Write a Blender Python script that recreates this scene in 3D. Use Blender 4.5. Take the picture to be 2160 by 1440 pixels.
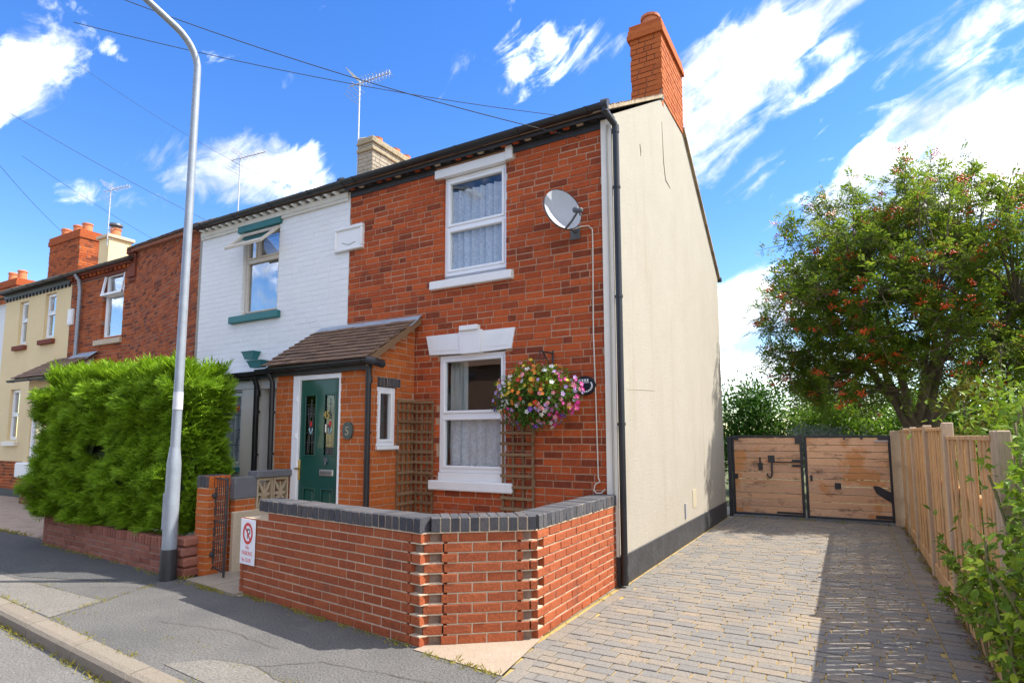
import bpy, math, random
from mathutils import Vector, Matrix, noise as mnoise
from math import sin, cos, pi, sqrt, radians, atan2

# ------------------------------------------------------------------ camera, sky, sun, exposure
sc = bpy.context.scene
for o in list(bpy.data.objects):
    bpy.data.objects.remove(o)
C = sc.collection
CAM = Vector((2.1732, -6.1171, 1.5669))
yaw, pit, rol = radians(29.7464), radians(5.8862), radians(-0.1028)
fw = Vector((-sin(yaw)*cos(pit), cos(yaw)*cos(pit), sin(pit)))
r0 = Vector((cos(yaw), sin(yaw), 0))
u0 = r0.cross(fw)
rt = r0*cos(rol) + u0*sin(rol)
up = u0*cos(rol) - r0*sin(rol)
cam = bpy.data.cameras.new('camera')
cam.lens, cam.sensor_width, cam.shift_y = 20.648, 36.0, 0.0338
cam.clip_start, cam.clip_end = 0.05, 2000
camo = bpy.data.objects.new('camera', cam)
camo.matrix_world = Matrix(((rt.x, up.x, -fw.x, CAM.x), (rt.y, up.y, -fw.y, CAM.y), (rt.z, up.z, -fw.z, CAM.z), (0, 0, 0, 1)))
C.objects.link(camo)
sc.camera = camo

SUN = Vector((0.67, 0.42, 1.0)).normalized()
SUN_EL = math.asin(SUN.z)
SUN_ROT = atan2(SUN.x, SUN.y)
sc.view_settings.view_transform = 'Standard'
sc.view_settings.look = 'None'
sc.view_settings.gamma = 1
sc.view_settings.exposure = 2.22
sc.view_settings.use_curve_mapping = False
sl = bpy.data.lights.new('sun', 'SUN')
sl.energy, sl.angle, sl.color = 2.0, radians(0.5), (1, 0.95, 0.86)
so = bpy.data.objects.new('sun', sl)
so.rotation_euler = SUN.to_track_quat('Z', 'Y').to_euler()
so.location = (20, 12, 30)
C.objects.link(so)


class NT:
    """tiny node helper"""
    def __init__(s, tree):
        s.t, s.n, s.l = tree, tree.nodes, tree.links
        s.n.clear()
    def new(s, typ, **kw):
        nd = s.n.new(typ)
        for k, v in kw.items():
            setattr(nd, k, v)
        return nd
    def put(s, sock, v):
        if isinstance(v, bpy.types.NodeSocket):
            s.l.new(v, sock)
        else:
            sock.default_value = v
    def math(s, op, a, b=0.0, c=None, clamp=False):
        nd = s.new('ShaderNodeMath', operation=op, use_clamp=clamp)
        s.put(nd.inputs[0], a); s.put(nd.inputs[1], b)
        if c is not None: s.put(nd.inputs[2], c)
        return nd.outputs[0]
    def vmath(s, op, a, b=None):
        nd = s.new('ShaderNodeVectorMath', operation=op)
        s.put(nd.inputs[0], a)
        if b is not None: s.put(nd.inputs[1], b)
        return nd.outputs['Value' if op in ('DOT_PRODUCT', 'LENGTH') else 'Vector']
    def noise(s, vec, scale, detail=4, rough=.55, dist=0.0):
        nd = s.new('ShaderNodeTexNoise')
        nd.inputs['Scale'].default_value = scale; nd.inputs['Detail'].default_value = detail
        nd.inputs['Roughness'].default_value = rough; nd.inputs['Distortion'].default_value = dist
        if vec is not None: s.l.new(vec, nd.inputs['Vector'])
        return nd.outputs['Fac']
    def ramp(s, fac, cols, pos=None):
        nd = s.new('ShaderNodeValToRGB')
        e = nd.color_ramp.elements
        n = len(cols)
        pos = pos or [i/max(1, n-1) for i in range(n)]
        while len(e) < n: e.new(0.5)
        for i in range(n):
            e[i].position = pos[i]; e[i].color = (*cols[i][:3], 1)
        s.put(nd.inputs[0], fac)
        return nd.outputs[0]
    def mix(s, fac, a, b, blend='MIX'):
        nd = s.new('ShaderNodeMix', data_type='RGBA', blend_type=blend)
        s.put(nd.inputs[0], fac)
        for i, v in ((6, a), (7, b)):
            s.put(nd.inputs[i], v if isinstance(v, bpy.types.NodeSocket) else (*v[:3], 1))
        return nd.outputs[2]
    def step(s, v, lo, hi):
        nd = s.new('ShaderNodeMapRange', interpolation_type='SMOOTHSTEP')
        s.put(nd.inputs[0], v); s.put(nd.inputs[1], lo); s.put(nd.inputs[2], hi)
        return nd.outputs[0]


wd = bpy.data.worlds.new('World')
sc.world = wd
wd.use_nodes = True
w = NT(wd.node_tree)
sky = w.new('ShaderNodeTexSky')
sky.sky_type = 'NISHITA'
sky.sun_disc = False
sky.sun_elevation, sky.sun_rotation = SUN_EL, SUN_ROT
sky.air_density, sky.dust_density, sky.ozone_density = 1.1, 0.1, 2.2
D = w.new('ShaderNodeTexCoord').outputs['Generated']
hsv = w.new('ShaderNodeHueSaturation')
hsv.inputs['Hue'].default_value = .514
hsv.inputs['Saturation'].default_value = 1.34
hsv.inputs['Value'].default_value = .41
w.l.new(sky.outputs[0], hsv.inputs['Color'])
# clouds: patches named by direction (unit vectors), long axis direction, half sizes, strength
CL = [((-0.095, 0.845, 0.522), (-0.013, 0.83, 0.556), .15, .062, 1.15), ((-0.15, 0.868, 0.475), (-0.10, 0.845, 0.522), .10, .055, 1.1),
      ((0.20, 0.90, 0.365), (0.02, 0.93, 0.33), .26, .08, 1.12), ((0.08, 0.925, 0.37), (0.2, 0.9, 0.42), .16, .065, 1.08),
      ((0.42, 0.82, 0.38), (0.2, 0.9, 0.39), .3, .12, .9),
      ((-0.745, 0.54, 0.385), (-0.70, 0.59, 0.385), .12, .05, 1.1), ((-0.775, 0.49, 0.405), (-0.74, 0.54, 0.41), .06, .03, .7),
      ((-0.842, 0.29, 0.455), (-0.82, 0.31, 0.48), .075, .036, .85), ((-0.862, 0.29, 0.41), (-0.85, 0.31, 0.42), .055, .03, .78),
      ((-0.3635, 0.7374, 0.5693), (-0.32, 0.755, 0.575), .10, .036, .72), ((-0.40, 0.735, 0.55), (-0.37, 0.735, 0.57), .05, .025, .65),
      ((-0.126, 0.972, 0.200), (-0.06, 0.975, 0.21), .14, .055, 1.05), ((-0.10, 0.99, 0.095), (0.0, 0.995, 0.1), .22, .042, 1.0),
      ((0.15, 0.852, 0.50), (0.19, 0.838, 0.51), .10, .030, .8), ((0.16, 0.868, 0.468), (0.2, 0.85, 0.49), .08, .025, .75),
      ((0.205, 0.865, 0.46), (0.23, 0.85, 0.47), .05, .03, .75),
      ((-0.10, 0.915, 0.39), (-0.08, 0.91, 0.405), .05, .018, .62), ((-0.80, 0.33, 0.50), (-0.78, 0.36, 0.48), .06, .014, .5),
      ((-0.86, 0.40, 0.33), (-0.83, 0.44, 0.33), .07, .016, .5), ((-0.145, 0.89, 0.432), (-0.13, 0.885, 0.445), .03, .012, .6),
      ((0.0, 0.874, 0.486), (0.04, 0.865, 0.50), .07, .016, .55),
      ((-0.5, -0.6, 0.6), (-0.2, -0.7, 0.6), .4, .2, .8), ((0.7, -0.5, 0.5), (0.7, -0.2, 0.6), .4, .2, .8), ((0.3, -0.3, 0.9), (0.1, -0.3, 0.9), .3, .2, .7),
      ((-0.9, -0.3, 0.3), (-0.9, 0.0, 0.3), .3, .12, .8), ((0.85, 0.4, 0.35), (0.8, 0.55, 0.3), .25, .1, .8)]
_cr = random.Random(6)      # heavier unseen cloud added to lift the fill light, clear where windows reflect
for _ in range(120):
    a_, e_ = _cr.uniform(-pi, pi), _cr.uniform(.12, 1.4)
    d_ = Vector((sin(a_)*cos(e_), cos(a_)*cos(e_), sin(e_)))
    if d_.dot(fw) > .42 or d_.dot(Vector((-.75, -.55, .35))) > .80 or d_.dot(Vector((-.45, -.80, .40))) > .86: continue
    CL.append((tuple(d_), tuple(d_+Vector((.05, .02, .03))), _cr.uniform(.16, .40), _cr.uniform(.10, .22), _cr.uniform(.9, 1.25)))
bias = None
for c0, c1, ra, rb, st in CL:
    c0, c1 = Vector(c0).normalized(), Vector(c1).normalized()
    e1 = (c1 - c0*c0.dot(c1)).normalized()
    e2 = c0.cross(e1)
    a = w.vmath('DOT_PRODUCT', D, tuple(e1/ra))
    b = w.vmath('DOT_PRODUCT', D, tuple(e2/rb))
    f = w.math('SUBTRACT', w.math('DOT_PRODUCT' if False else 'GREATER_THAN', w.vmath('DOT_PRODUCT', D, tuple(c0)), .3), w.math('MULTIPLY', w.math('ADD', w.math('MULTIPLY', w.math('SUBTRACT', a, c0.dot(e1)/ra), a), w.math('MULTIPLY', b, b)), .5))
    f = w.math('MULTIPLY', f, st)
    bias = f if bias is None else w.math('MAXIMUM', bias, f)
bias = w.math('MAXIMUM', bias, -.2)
# streaky noise along the wind
E1 = (Vector((-0.0214, .8316, .5549)) - Vector((-.0963, .8477, .5217))).normalized()
E2 = Vector((-0.05, .86, .51)).cross(E1).normalized()
E3 = E1.cross(E2)
cb = w.new('ShaderNodeCombineXYZ')
w.put(cb.inputs[0], w.vmath('DOT_PRODUCT', D, tuple(E1*5)))
w.put(cb.inputs[1], w.vmath('DOT_PRODUCT', D, tuple(E2*13)))
w.put(cb.inputs[2], w.vmath('DOT_PRODUCT', D, tuple(E3*8)))
n1 = w.noise(cb.outputs[0], 2.0, 9, .62, .6)
n2 = w.noise(D, 9, 8, .6, .3)
nn = w.math('ADD', w.math('MULTIPLY', n1, .62), w.math('MULTIPLY', n2, .38))
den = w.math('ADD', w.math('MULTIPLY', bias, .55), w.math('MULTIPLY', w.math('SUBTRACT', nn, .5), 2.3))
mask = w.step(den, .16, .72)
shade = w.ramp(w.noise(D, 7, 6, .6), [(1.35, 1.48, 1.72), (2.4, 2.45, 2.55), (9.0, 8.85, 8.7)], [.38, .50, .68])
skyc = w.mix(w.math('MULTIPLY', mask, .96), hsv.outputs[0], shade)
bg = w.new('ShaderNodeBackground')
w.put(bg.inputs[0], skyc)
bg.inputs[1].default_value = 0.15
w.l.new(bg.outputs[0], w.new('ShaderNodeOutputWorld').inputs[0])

# ------------------------------------------------------------------ materials
MATS = {}
def mat(name, cols, ns=6.0, rand=None, rough=.8, bump=0.0, bs=90.0, grain=.22, metal=0.0, dirt=None, pos=None, spec=.5, trans=0.0, mixn=.3, stretch=None, coat=0.0):
    if name in MATS: return MATS[name]
    m = bpy.data.materials.new(name)
    m.use_nodes = True
    t = NT(m.node_tree)
    geo = t.new('ShaderNodeNewGeometry')
    P = geo.outputs['Position']
    if stretch:
        P = t.vmath('MULTIPLY', P, stretch)
    base = t.noise(P, ns, 5, .6)
    if rand == 'obj':
        r = t.new('ShaderNodeObjectInfo').outputs['Random']
    elif rand == 'island':
        r = geo.outputs['Random Per Island']
    if rand:
        fac = t.math('ADD', t.math('MULTIPLY', r, 1-mixn), t.math('MULTIPLY', base, mixn))
    else:
        fac = t.math('MULTIPLY_ADD', base, 1.8, -.4)
    col = t.ramp(fac, cols, pos) if len(cols) > 1 else None
    if col is None:
        rgb = t.new('ShaderNodeRGB'); rgb.outputs[0].default_value = (*cols[0], 1); col = rgb.outputs[0]
    fine = t.noise(P, bs, 4, .65)
    if grain:
        g = t.math('MULTIPLY_ADD', t.math('SUBTRACT', fine, .5), grain*4, 1.0)
        cg = t.new('ShaderNodeCombineXYZ')
        for i in range(3): t.put(cg.inputs[i], g)
        col = t.mix(1.0, col, cg.outputs[0], 'MULTIPLY')
    for d in (dirt or []):
        dc, dscale, lo, hi, amt = d[:5]
        dv = t.vmath('MULTIPLY', geo.outputs['Position'], d[5]) if len(d) > 5 else geo.outputs['Position']
        col = t.mix(t.math('MULTIPLY', t.step(t.noise(dv, dscale, 6, .65), lo, hi), amt), col, dc)
    b = t.new('ShaderNodeBsdfPrincipled')
    t.put(b.inputs['Base Color'], col)
    b.inputs['Roughness'].default_value = rough
    b.inputs['Metallic'].default_value = metal
    b.inputs['Specular IOR Level'].default_value = spec
    if coat: b.inputs['Coat Weight'].default_value = coat
    if bump:
        bp = t.new('ShaderNodeBump')
        bp.inputs['Strength'].default_value = 1.0
        bp.inputs['Distance'].default_value = bump
        t.put(bp.inputs['Height'], fine)
        t.l.new(bp.outputs[0], b.inputs['Normal'])
    out = b.outputs[0]
    if trans:
        tr = t.new('ShaderNodeBsdfTranslucent')
        t.put(tr.inputs[0], col)
        mx = t.new('ShaderNodeMixShader')
        mx.inputs[0].default_value = trans
        t.l.new(out, mx.inputs[1]); t.l.new(tr.outputs[0], mx.inputs[2])
        out = mx.outputs[0]
    t.l.new(out, t.new('ShaderNodeOutputMaterial').inputs[0])
    MATS[name] = m
    return m

def glass_mat(name, tint=(.9, .93, .95), base=.06):
    m = bpy.data.materials.new(name); m.use_nodes = True
    t = NT(m.node_tree)
    tr = t.new('ShaderNodeBsdfTransparent'); tr.inputs[0].default_value = (*tint, 1)
    gl = t.new('ShaderNodeBsdfGlossy'); gl.inputs['Roughness'].default_value = .015
    lw = t.new('ShaderNodeLayerWeight'); fr = t.math('MULTIPLY_ADD', t.math('POWER', lw.outputs['Facing'], 4.0), .9, .045)
    geo = t.new('ShaderNodeNewGeometry')
    bp = t.new('ShaderNodeBump'); bp.inputs['Strength'].default_value = .15; bp.inputs['Distance'].default_value = .01
    t.put(bp.inputs['Height'], t.noise(geo.outputs['Position'], 2.2, 1))
    t.l.new(bp.outputs[0], gl.inputs['Normal'])
    mx = t.new('ShaderNodeMixShader')
    t.put(mx.inputs[0], t.math('ADD', t.math('MULTIPLY', fr, 1.0), base, clamp=True))
    t.l.new(tr.outputs[0], mx.inputs[1]); t.l.new(gl.outputs[0], mx.inputs[2])
    t.l.new(mx.outputs[0], t.new('ShaderNodeOutputMaterial').inputs[0])
    return m

def lace_mat(name, solid=.55):
    m = bpy.data.materials.new(name); m.use_nodes = True
    t = NT(m.node_tree)
    geo = t.new('ShaderNodeNewGeometry')
    P = geo.outputs['Position']
    vo = t.new('ShaderNodeTexVoronoi'); vo.feature = 'DISTANCE_TO_EDGE'; vo.inputs['Scale'].default_value = 22
    t.l.new(P, vo.inputs['Vector'])
    f = t.math('ADD', t.step(vo.outputs['Distance'], .09, .03), t.step(t.noise(P, 11, 3, .5, 1.5), .5, .58), clamp=True)
    f = t.math('MULTIPLY_ADD', f, .96-solid, solid)
    d = t.new('ShaderNodeBsdfDiffuse'); d.inputs[0].default_value = (.88, .90, .92, 1)
    tl = t.new('ShaderNodeBsdfTranslucent'); tl.inputs[0].default_value = (.7, .74, .78, 1)
    a = t.new('ShaderNodeMixShader'); a.inputs[0].default_value = .3
    t.l.new(d.outputs[0], a.inputs[1]); t.l.new(tl.outputs[0], a.inputs[2])
    tp = t.new('ShaderNodeBsdfTransparent')
    mx = t.new('ShaderNodeMixShader'); t.put(mx.inputs[0], f)
    t.l.new(tp.outputs[0], mx.inputs[1]); t.l.new(a.outputs[0], mx.inputs[2])
    t.l.new(mx.outputs[0], t.new('ShaderNodeOutputMaterial').inputs[0])
    return m

SOOT = ((.05, .03, .025), 2.2, .56, .78, .55)
HB = [(0.13, 0.0335, 0.0176), (0.238, 0.0502, 0.021), (0.389, 0.0763, 0.0244), (0.486, 0.0967, 0.026), (0.335, 0.0651, 0.0218), (0.443, 0.0874, 0.0244), (0.594, 0.16, 0.0386)]
HBP = [.08, .24, .40, .56, .70, .86, 1]
def brick_mats(n, cols, pos=None, dirt=(SOOT,), grain=.3, bump=.004, bs=70):
    return (mat(n, cols, 15, 'obj', .88, bump, bs, grain, dirt=dirt, pos=pos, mixn=.34, spec=.2), mat(n+'_joined', cols, 15, 'island', .88, bump, bs, grain, dirt=dirt, pos=pos, mixn=.34, spec=.2))
BR_HOUSE = brick_mats('house_brick', HB, HBP, dirt=(SOOT, ((.40, .26, .19), 2.6, .60, .78, .35), ((.08, .045, .035), 14, .62, .76, .6)))
BR_PORCH = brick_mats('porch_brick', [(0.316, 0.0688, 0.0187), (0.437, 0.107, 0.0255), (0.493, 0.133, 0.0306), (0.391, 0.0903, 0.0221), (0.53, 0.181, 0.0467)])
BR_WALL = brick_mats('wall_brick', [(0.221, 0.0562, 0.0276), (0.3, 0.0759, 0.0307), (0.353, 0.097, 0.0384), (0.282, 0.0702, 0.0307), (0.389, 0.124, 0.0461)], grain=.35, bump=.006, bs=55, dirt=(((.3, .24, .2), 9, .62, .8, .4), ((.1, .05, .04), 3, .54, .76, .5), ((.09, .05, .04), 18, .62, .76, .5)))
BR_BLUE = brick_mats('blue_brick', [(0.0429, 0.0429, 0.0484), (0.0663, 0.0663, 0.0741), (0.0936, 0.0897, 0.0936), (0.078, 0.0585, 0.0546)], dirt=(((.25, .22, .2), 14, .64, .8, .4),))
BR_RED2 = brick_mats('neighbour_brick', [(.07, .022, .013), (.20, .05, .02), (.34, .08, .024), (.44, .11, .028), (.28, .06, .02), (.40, .10, .025), (.52, .16, .035)], HBP, dirt=(((.04, .03, .03), 1.6, .58, .74, .6),))
BR_HEDGE = brick_mats('old_wall_brick', [(.16, .06, .042), (.24, .09, .06), (.30, .12, .08), (.22, .10, .085)], dirt=(((.3, .27, .25), 5, .6, .8, .5), ((.05, .04, .035), 3, .55, .75, .5)))
BR_CHIM = brick_mats('chimney_brick', [(0.317, 0.0748, 0.0229), (0.405, 0.106, 0.0308), (0.44, 0.123, 0.0352), (0.352, 0.088, 0.0264)], dirt=(((.1, .04, .03), 3, .6, .8, .4),))
BR_WHITE = brick_mats('painted_brick', [(.74, .745, .745), (.78, .785, .785), (.76, .765, .765)], grain=.05, bump=.003, bs=45, dirt=(((.5, .5, .48), 3, .62, .85, .4),))
BR_OCHRE = brick_mats('old_stock_brick', [(0.272, 0.231, 0.17), (0.374, 0.326, 0.258), (0.326, 0.286, 0.224)], dirt=(((.2, .17, .13), 4, .5, .75, .6),))
BR_DARKRED = brick_mats('bay_brick', [(.16, .05, .035), (.24, .075, .05)])
MORTAR = mat('mortar', [(.38, .22, .13), (.48, .31, .20)], 7, rough=.95, bump=.004)
MORTAR_W = mat('sandy_mortar', [(0.476, 0.369, 0.254), (0.574, 0.467, 0.336)], 9, rough=.95, bump=.004)
MORTAR_D = mat('dark_mortar', [(.20, .13, .10), (.32, .22, .16)], 9, rough=.95, bump=.004)
MORTAR_WHITE = mat('painted_mortar', [(.67, .675, .675), (.74, .745, .745)], 5, rough=.8, bump=.003)
RENDER = mat('cream_render', [(0.324, 0.29, 0.235), (0.357, 0.323, 0.268)], 1.6, rough=.92, bump=.006, bs=38, grain=.05,
             dirt=(((.29, .25, .185), 1.7, .52, .76, .6, (1, 1.6, .22)), ((.39, .345, .28), 5, .55, .7, .4), ((.22, .18, .125), 2.2, .62, .80, .5, (1, 2.2, .3)), ((.28, .24, .18), 9, .58, .76, .45, (1, 1.5, .12))))
PLINTH = mat('black_plinth', [(.022, .022, .025), (.05, .05, .055)], 4, rough=.6, bump=.008, bs=20, grain=.3, dirt=(((.16, .15, .14), 12, .66, .8, .6),))
WHITE = mat('white_paint', [(.74, .74, .73), (.80, .80, .79)], 5, rough=.55, grain=.04, bump=.001, dirt=(((.55, .53, .48), 7, .66, .85, .45),))
UPVC = mat('white_plastic', [(.80, .81, .82)], rough=.3, grain=.02)
CREAMP = mat('cream_paint', [(0.726, 0.683, 0.58), (0.792, 0.75, 0.661)], 4, rough=.6, grain=.04)
CREAM_WALL = mat('buff_render', [(0.684, 0.53, 0.293), (0.747, 0.592, 0.342)], 1.4, rough=.9, bump=.004, bs=40, grain=.05, dirt=(((.5, .4, .25), 2, .6, .85, .4),))
BLACK = mat('black_plastic', [(.012, .013, .016), (.022, .023, .027)], 8, rough=.38, grain=.1, dirt=(((.09, .09, .09), 9, .62, .85, .4),))
BLACKP = mat('black_paint', [(.018, .018, .02), (.04, .04, .042)], 8, rough=.5, grain=.2, dirt=(((.12, .10, .09), 12, .64, .8, .4),))
TEAL = mat('teal_paint', [(0.00248, 0.0589, 0.0465), (0.00372, 0.0713, 0.0546)], 4, rough=.3, grain=.05, coat=.3)
TEAL2 = mat('teal_trim', [(.012, .13, .13), (.02, .16, .16)], 6, rough=.5, grain=.1)
BRASS = mat('brass', [(.62, .45, .16)], rough=.3, metal=1, grain=.1)
STEEL = mat('steel', [(.55, .54, .52)], rough=.35, metal=1, grain=.1)
ALU = mat('aerial_metal', [(.42, .42, .42), (.58, .58, .57)], 9, rough=.5, metal=.6)
GALV = mat('galvanised_steel', [(.25, .28, .32), (.33, .37, .42)], 7, rough=.5, metal=.3, grain=.08, dirt=(((.3, .28, .26), 6, .64, .8, .5),))
LEAD = mat('lead', [(.26, .30, .36), (.36, .41, .47)], 5, rough=.55, metal=.2, grain=.12)
TILE = mat('roof_tile', [(.10, .06, .04), (.16, .095, .06), (.22, .13, .08), (.13, .085, .065)], 5, 'obj', .9, .006, 50, .35, dirt=(((.06, .05, .045), 4, .5, .7, .5), ((.28, .24, .16), 14, .64, .76, .5)))
TILE_J = mat('roof_tile_joined', [(.10, .06, .04), (.17, .10, .065), (.24, .14, .09), (.14, .09, .07)], 5, 'island', .9, .006, 50, .35, dirt=(((.06, .05, .045), 4, .5, .7, .5), ((.30, .27, .18), 14, .62, .74, .5)))
TERRA = mat('terracotta', [(.50, .15, .06), (.58, .20, .085)], 5, rough=.8, grain=.15, dirt=(((.2, .1, .06), 5, .6, .8, .4),))
WOOD_T = mat('trellis_wood', [(0.15, 0.0788, 0.0375), (0.217, 0.124, 0.06), (0.27, 0.173, 0.09)], 14, 'obj', .85, .003, 60, .3)
WOOD_G = mat('gate_board', [(0.513, 0.264, 0.136), (0.744, 0.432, 0.239), (0.564, 0.324, 0.193), (0.821, 0.528, 0.328)], 3, 'obj', .8, .004, 40, .35, stretch=(.5, 1, 6), dirt=(((.17, .09, .05), 3.2, .54, .70, .8, (1, 1, 2.4)), ((.60, .25, .07), 1.0, .54, .60, .8), ((.05, .035, .03), 14, .68, .74, .9)))
WOOD_F = mat('fence_wood', [(0.464, 0.252, 0.0996), (0.585, 0.336, 0.144), (0.524, 0.311, 0.144), (0.645, 0.395, 0.181)], 4, 'obj', .85, .004, 40, .25, stretch=(5, 5, .7), dirt=(((.20, .14, .09), 4, .50, .70, .75, (1, 2.2, .25)), ((.40, .36, .30), 3, .58, .76, .5, (1, 2, .3))))
WOOD_P = mat('post_wood', [(0.432, 0.314, 0.2), (0.552, 0.414, 0.28)], 4, 'obj', .85, .004, 40, .25, stretch=(6, 6, .5), dirt=(((.2, .15, .11), 5, .56, .76, .5, (1, 1, .2)),))
ASPH = mat('asphalt', [(0.0845, 0.0813, 0.0777), (0.107, 0.102, 0.0957), (0.13, 0.122, 0.112)], 1.6, rough=.9, bump=.014, bs=62, grain=.75,
           dirt=(((.075, .073, .072), .9, .5, .68, .6), ((.24, .225, .20), 2.6, .60, .8, .45), ((.34, .26, .12), 7, .70, .80, .6)))
ASPH_D = mat('dark_asphalt', [(0.0651, 0.0645, 0.0651), (0.0837, 0.0818, 0.0806)], 2.5, rough=.9, bump=.014, bs=62, grain=.75, dirt=(((.17, .16, .15), 2.2, .6, .8, .4),))
ASPH_L = mat('pale_patch', [(0.132, 0.122, 0.107), (0.162, 0.149, 0.13)], 2.2, rough=.92, bump=.006, bs=62, grain=.6, dirt=(((.13, .125, .12), 3, .54, .75, .5),))
ROAD = mat('road_surface', [(0.125, 0.116, 0.108), (0.157, 0.149, 0.138)], 2, rough=.9, bump=.014, bs=62, grain=.65, dirt=(((.13, .12, .115), 2.2, .55, .75, .5),))
KERB = mat('kerb_stone', [(0.171, 0.143, 0.108), (0.211, 0.177, 0.137), (0.192, 0.163, 0.124)], 3, 'obj', .9, .006, 70, .25, dirt=(((.16, .13, .10), 5, .5, .72, .6), ((.5, .45, .38), 8, .6, .8, .4)))
CONC = mat('concrete', [(0.275, 0.209, 0.15), (0.335, 0.263, 0.197)], 3, rough=.92, bump=.006, bs=70, grain=.2, dirt=(((.3, .23, .17), 6, .55, .75, .5),))
SLAB = mat('stone_slab', [(.24, .20, .15), (.34, .285, .22)], 4, rough=.9, bump=.005, bs=60, dirt=(((.14, .12, .09), 4, .5, .7, .5),))
PV = [(0.128, 0.122, 0.119), (0.152, 0.145, 0.138), (0.174, 0.161, 0.145), (0.198, 0.171, 0.14), (0.237, 0.187, 0.136), (0.156, 0.145, 0.138)]
PVD = (((.30, .24, .17), .8, .54, .72, .4), ((.10, .098, .098), 1.1, .52, .75, .45), ((.06, .055, .05), 2.6, .68, .8, .4))
PAVER = (mat('paver', PV, 1.6, 'obj', .85, .006, 70, .4, mixn=.55, dirt=PVD, spec=.3), mat('paver_joined', PV, 1.6, 'island', .85, .006, 70, .4, mixn=.55, dirt=PVD, spec=.3))
JOINT = mat('mossy_joint_sand', [(.26, .17, .06), (.42, .28, .09), (.22, .20, .05)], 9, rough=.95, bump=.006, bs=80, grain=.5)
SOIL = mat('soil', [(.09, .06, .04), (.16, .11, .075)], 6, rough=.95, bump=.02, bs=45, grain=.5)
GRASSY = mat('rough_grass', [(.05, .07, .02), (.09, .10, .035), (.12, .10, .06)], 3, rough=.95, bump=.03, bs=30, grain=.5)
LEFTPAVE = mat('block_paving', [(.26, .19, .14), (.36, .27, .20), (.30, .25, .20)], 4, rough=.9, bump=.008, bs=40, grain=.3, dirt=(((.15, .13, .11), 3, .5, .7, .5),))
BARK = mat('bark', [(.10, .075, .05), (.19, .15, .11)], 9, rough=.95, bump=.02, bs=30, grain=.4)
HEDGE = mat('conifer_leaf', [(0.0784, 0.168, 0.00672), (0.157, 0.28, 0.0112), (0.224, 0.37, 0.0157), (0.314, 0.426, 0.0224)], 3.2, 'island', .6, 0, 30, .2, spec=.22, trans=.4, mixn=.6, dirt=(((.30, .16, .04), 3.0, .70, .76, .8),))
HEDGE_IN = mat('hedge_inner_shade', [(.02, .04, .006), (.05, .09, .010)], 8, rough=.95, bump=.03, bs=20)  # core colour darkened to give the hollows between sprays their shade
LEAF_ROWAN = mat('rowan_leaf', [(0.0784, 0.143, 0.018), (0.123, 0.204, 0.02), (0.179, 0.253, 0.024), (0.28, 0.286, 0.026), (0.381, 0.209, 0.02)], 1.2, 'island', .45, 0, 30, .15, spec=.22, trans=.62, mixn=.4, pos=[0, .35, .62, .88, 1])
LEAF_BUSH = mat('bush_leaf', [(0.072, 0.156, 0.0144), (0.132, 0.24, 0.0192), (0.216, 0.324, 0.024)], 1.5, 'island', .5, 0, 30, .15, spec=.22, trans=.5, mixn=.4)
LEAF_DARK = mat('dark_leaf', [(.03, .10, .012), (.06, .15, .015), (.10, .19, .018)], 1.5, 'island', .45, 0, 30, .15, spec=.22, trans=.3, mixn=.4)
LEAF_LIME = mat('lime_leaf', [(0.084, 0.168, 0.0144), (0.156, 0.252, 0.0192), (0.24, 0.324, 0.024)], 1.5, 'island', .5, 0, 30, .15, spec=.22, trans=.4, mixn=.3)
LEAF_LIME_O = mat('lime_leaf_single', [(0.091, 0.19, 0.0156), (0.182, 0.301, 0.0208), (0.309, 0.397, 0.026), (0.4, 0.444, 0.0325)], 1.5, 'obj', .45, 0, 30, .15, spec=.22, trans=.4, mixn=.2)
LEAF_PINK = mat('copper_leaf', [(.10, .05, .045), (.17, .09, .07), (.12, .11, .05)], 1.5, 'island', .6, 0, 30, .15, trans=.3)
LEAF_YEL = mat('yellow_leaf', [(.20, .22, .02), (.28, .24, .03), (.14, .18, .02)], 1.5, 'island', .5, 0, 30, .1, trans=.4)
LEAF_GREY = mat('grey_leaf', [(.22, .26, .20), (.32, .35, .30), (.12, .17, .09)], 1.5, 'island', .6, 0, 30, .1, trans=.3)
BERRY = mat('berry', [(.55, .045, .012), (.66, .11, .015), (.50, .03, .02)], 3, 'island', .35, grain=.05)
WEED = mat('weed', [(.16, .19, .02), (.30, .27, .03), (.40, .29, .05)], 3, 'island', .7, grain=.1, trans=.3)
LITTER = mat('leaf_litter', [(.14, .07, .03), (.24, .13, .05), (.10, .06, .035), (.30, .2, .09)], 3, 'island', .9, grain=.2)
INSIDE = mat('room_plaster', [(.30, .27, .23), (.36, .33, .28)], 2, rough=.9, grain=.05)
CURT = mat('curtain', [(.55, .58, .54), (.66, .68, .63)], 3, rough=.9, grain=.06, trans=.3)
GREYCAP = mat('grey_cap', [(.11, .11, .12), (.16, .16, .165)], 6, rough=.8, bump=.004, bs=80, grain=.3)
BEIGE = mat('beige_stone', [(.48, .38, .26), (.56, .46, .33)], 4, rough=.9, bump=.004, grain=.15, dirt=(((.3, .23, .15), 4, .58, .76, .5),))
SCREEN = mat('screen_concrete', [(.36, .27, .17), (.46, .36, .24)], 6, rough=.92, bump=.004, grain=.25)
RED = mat('sign_red', [(.62, .02, .025)], rough=.4, grain=.03)
SIGNW = mat('sign_white', [(.80, .81, .84)], rough=.35, grain=.03)
SIGNB = mat('sign_black', [(.012, .014, .016)], rough=.4, grain=0)
DISHG = mat('dish_grey', [(0.306, 0.32, 0.347), (0.34, 0.354, 0.381)], 4, rough=.45, grain=.05)
DISHD = mat('dish_dark', [(.09, .10, .115)], rough=.5, grain=.05)
GLASS = glass_mat('window_glass', (.95, .97, .98), .02)
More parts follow.
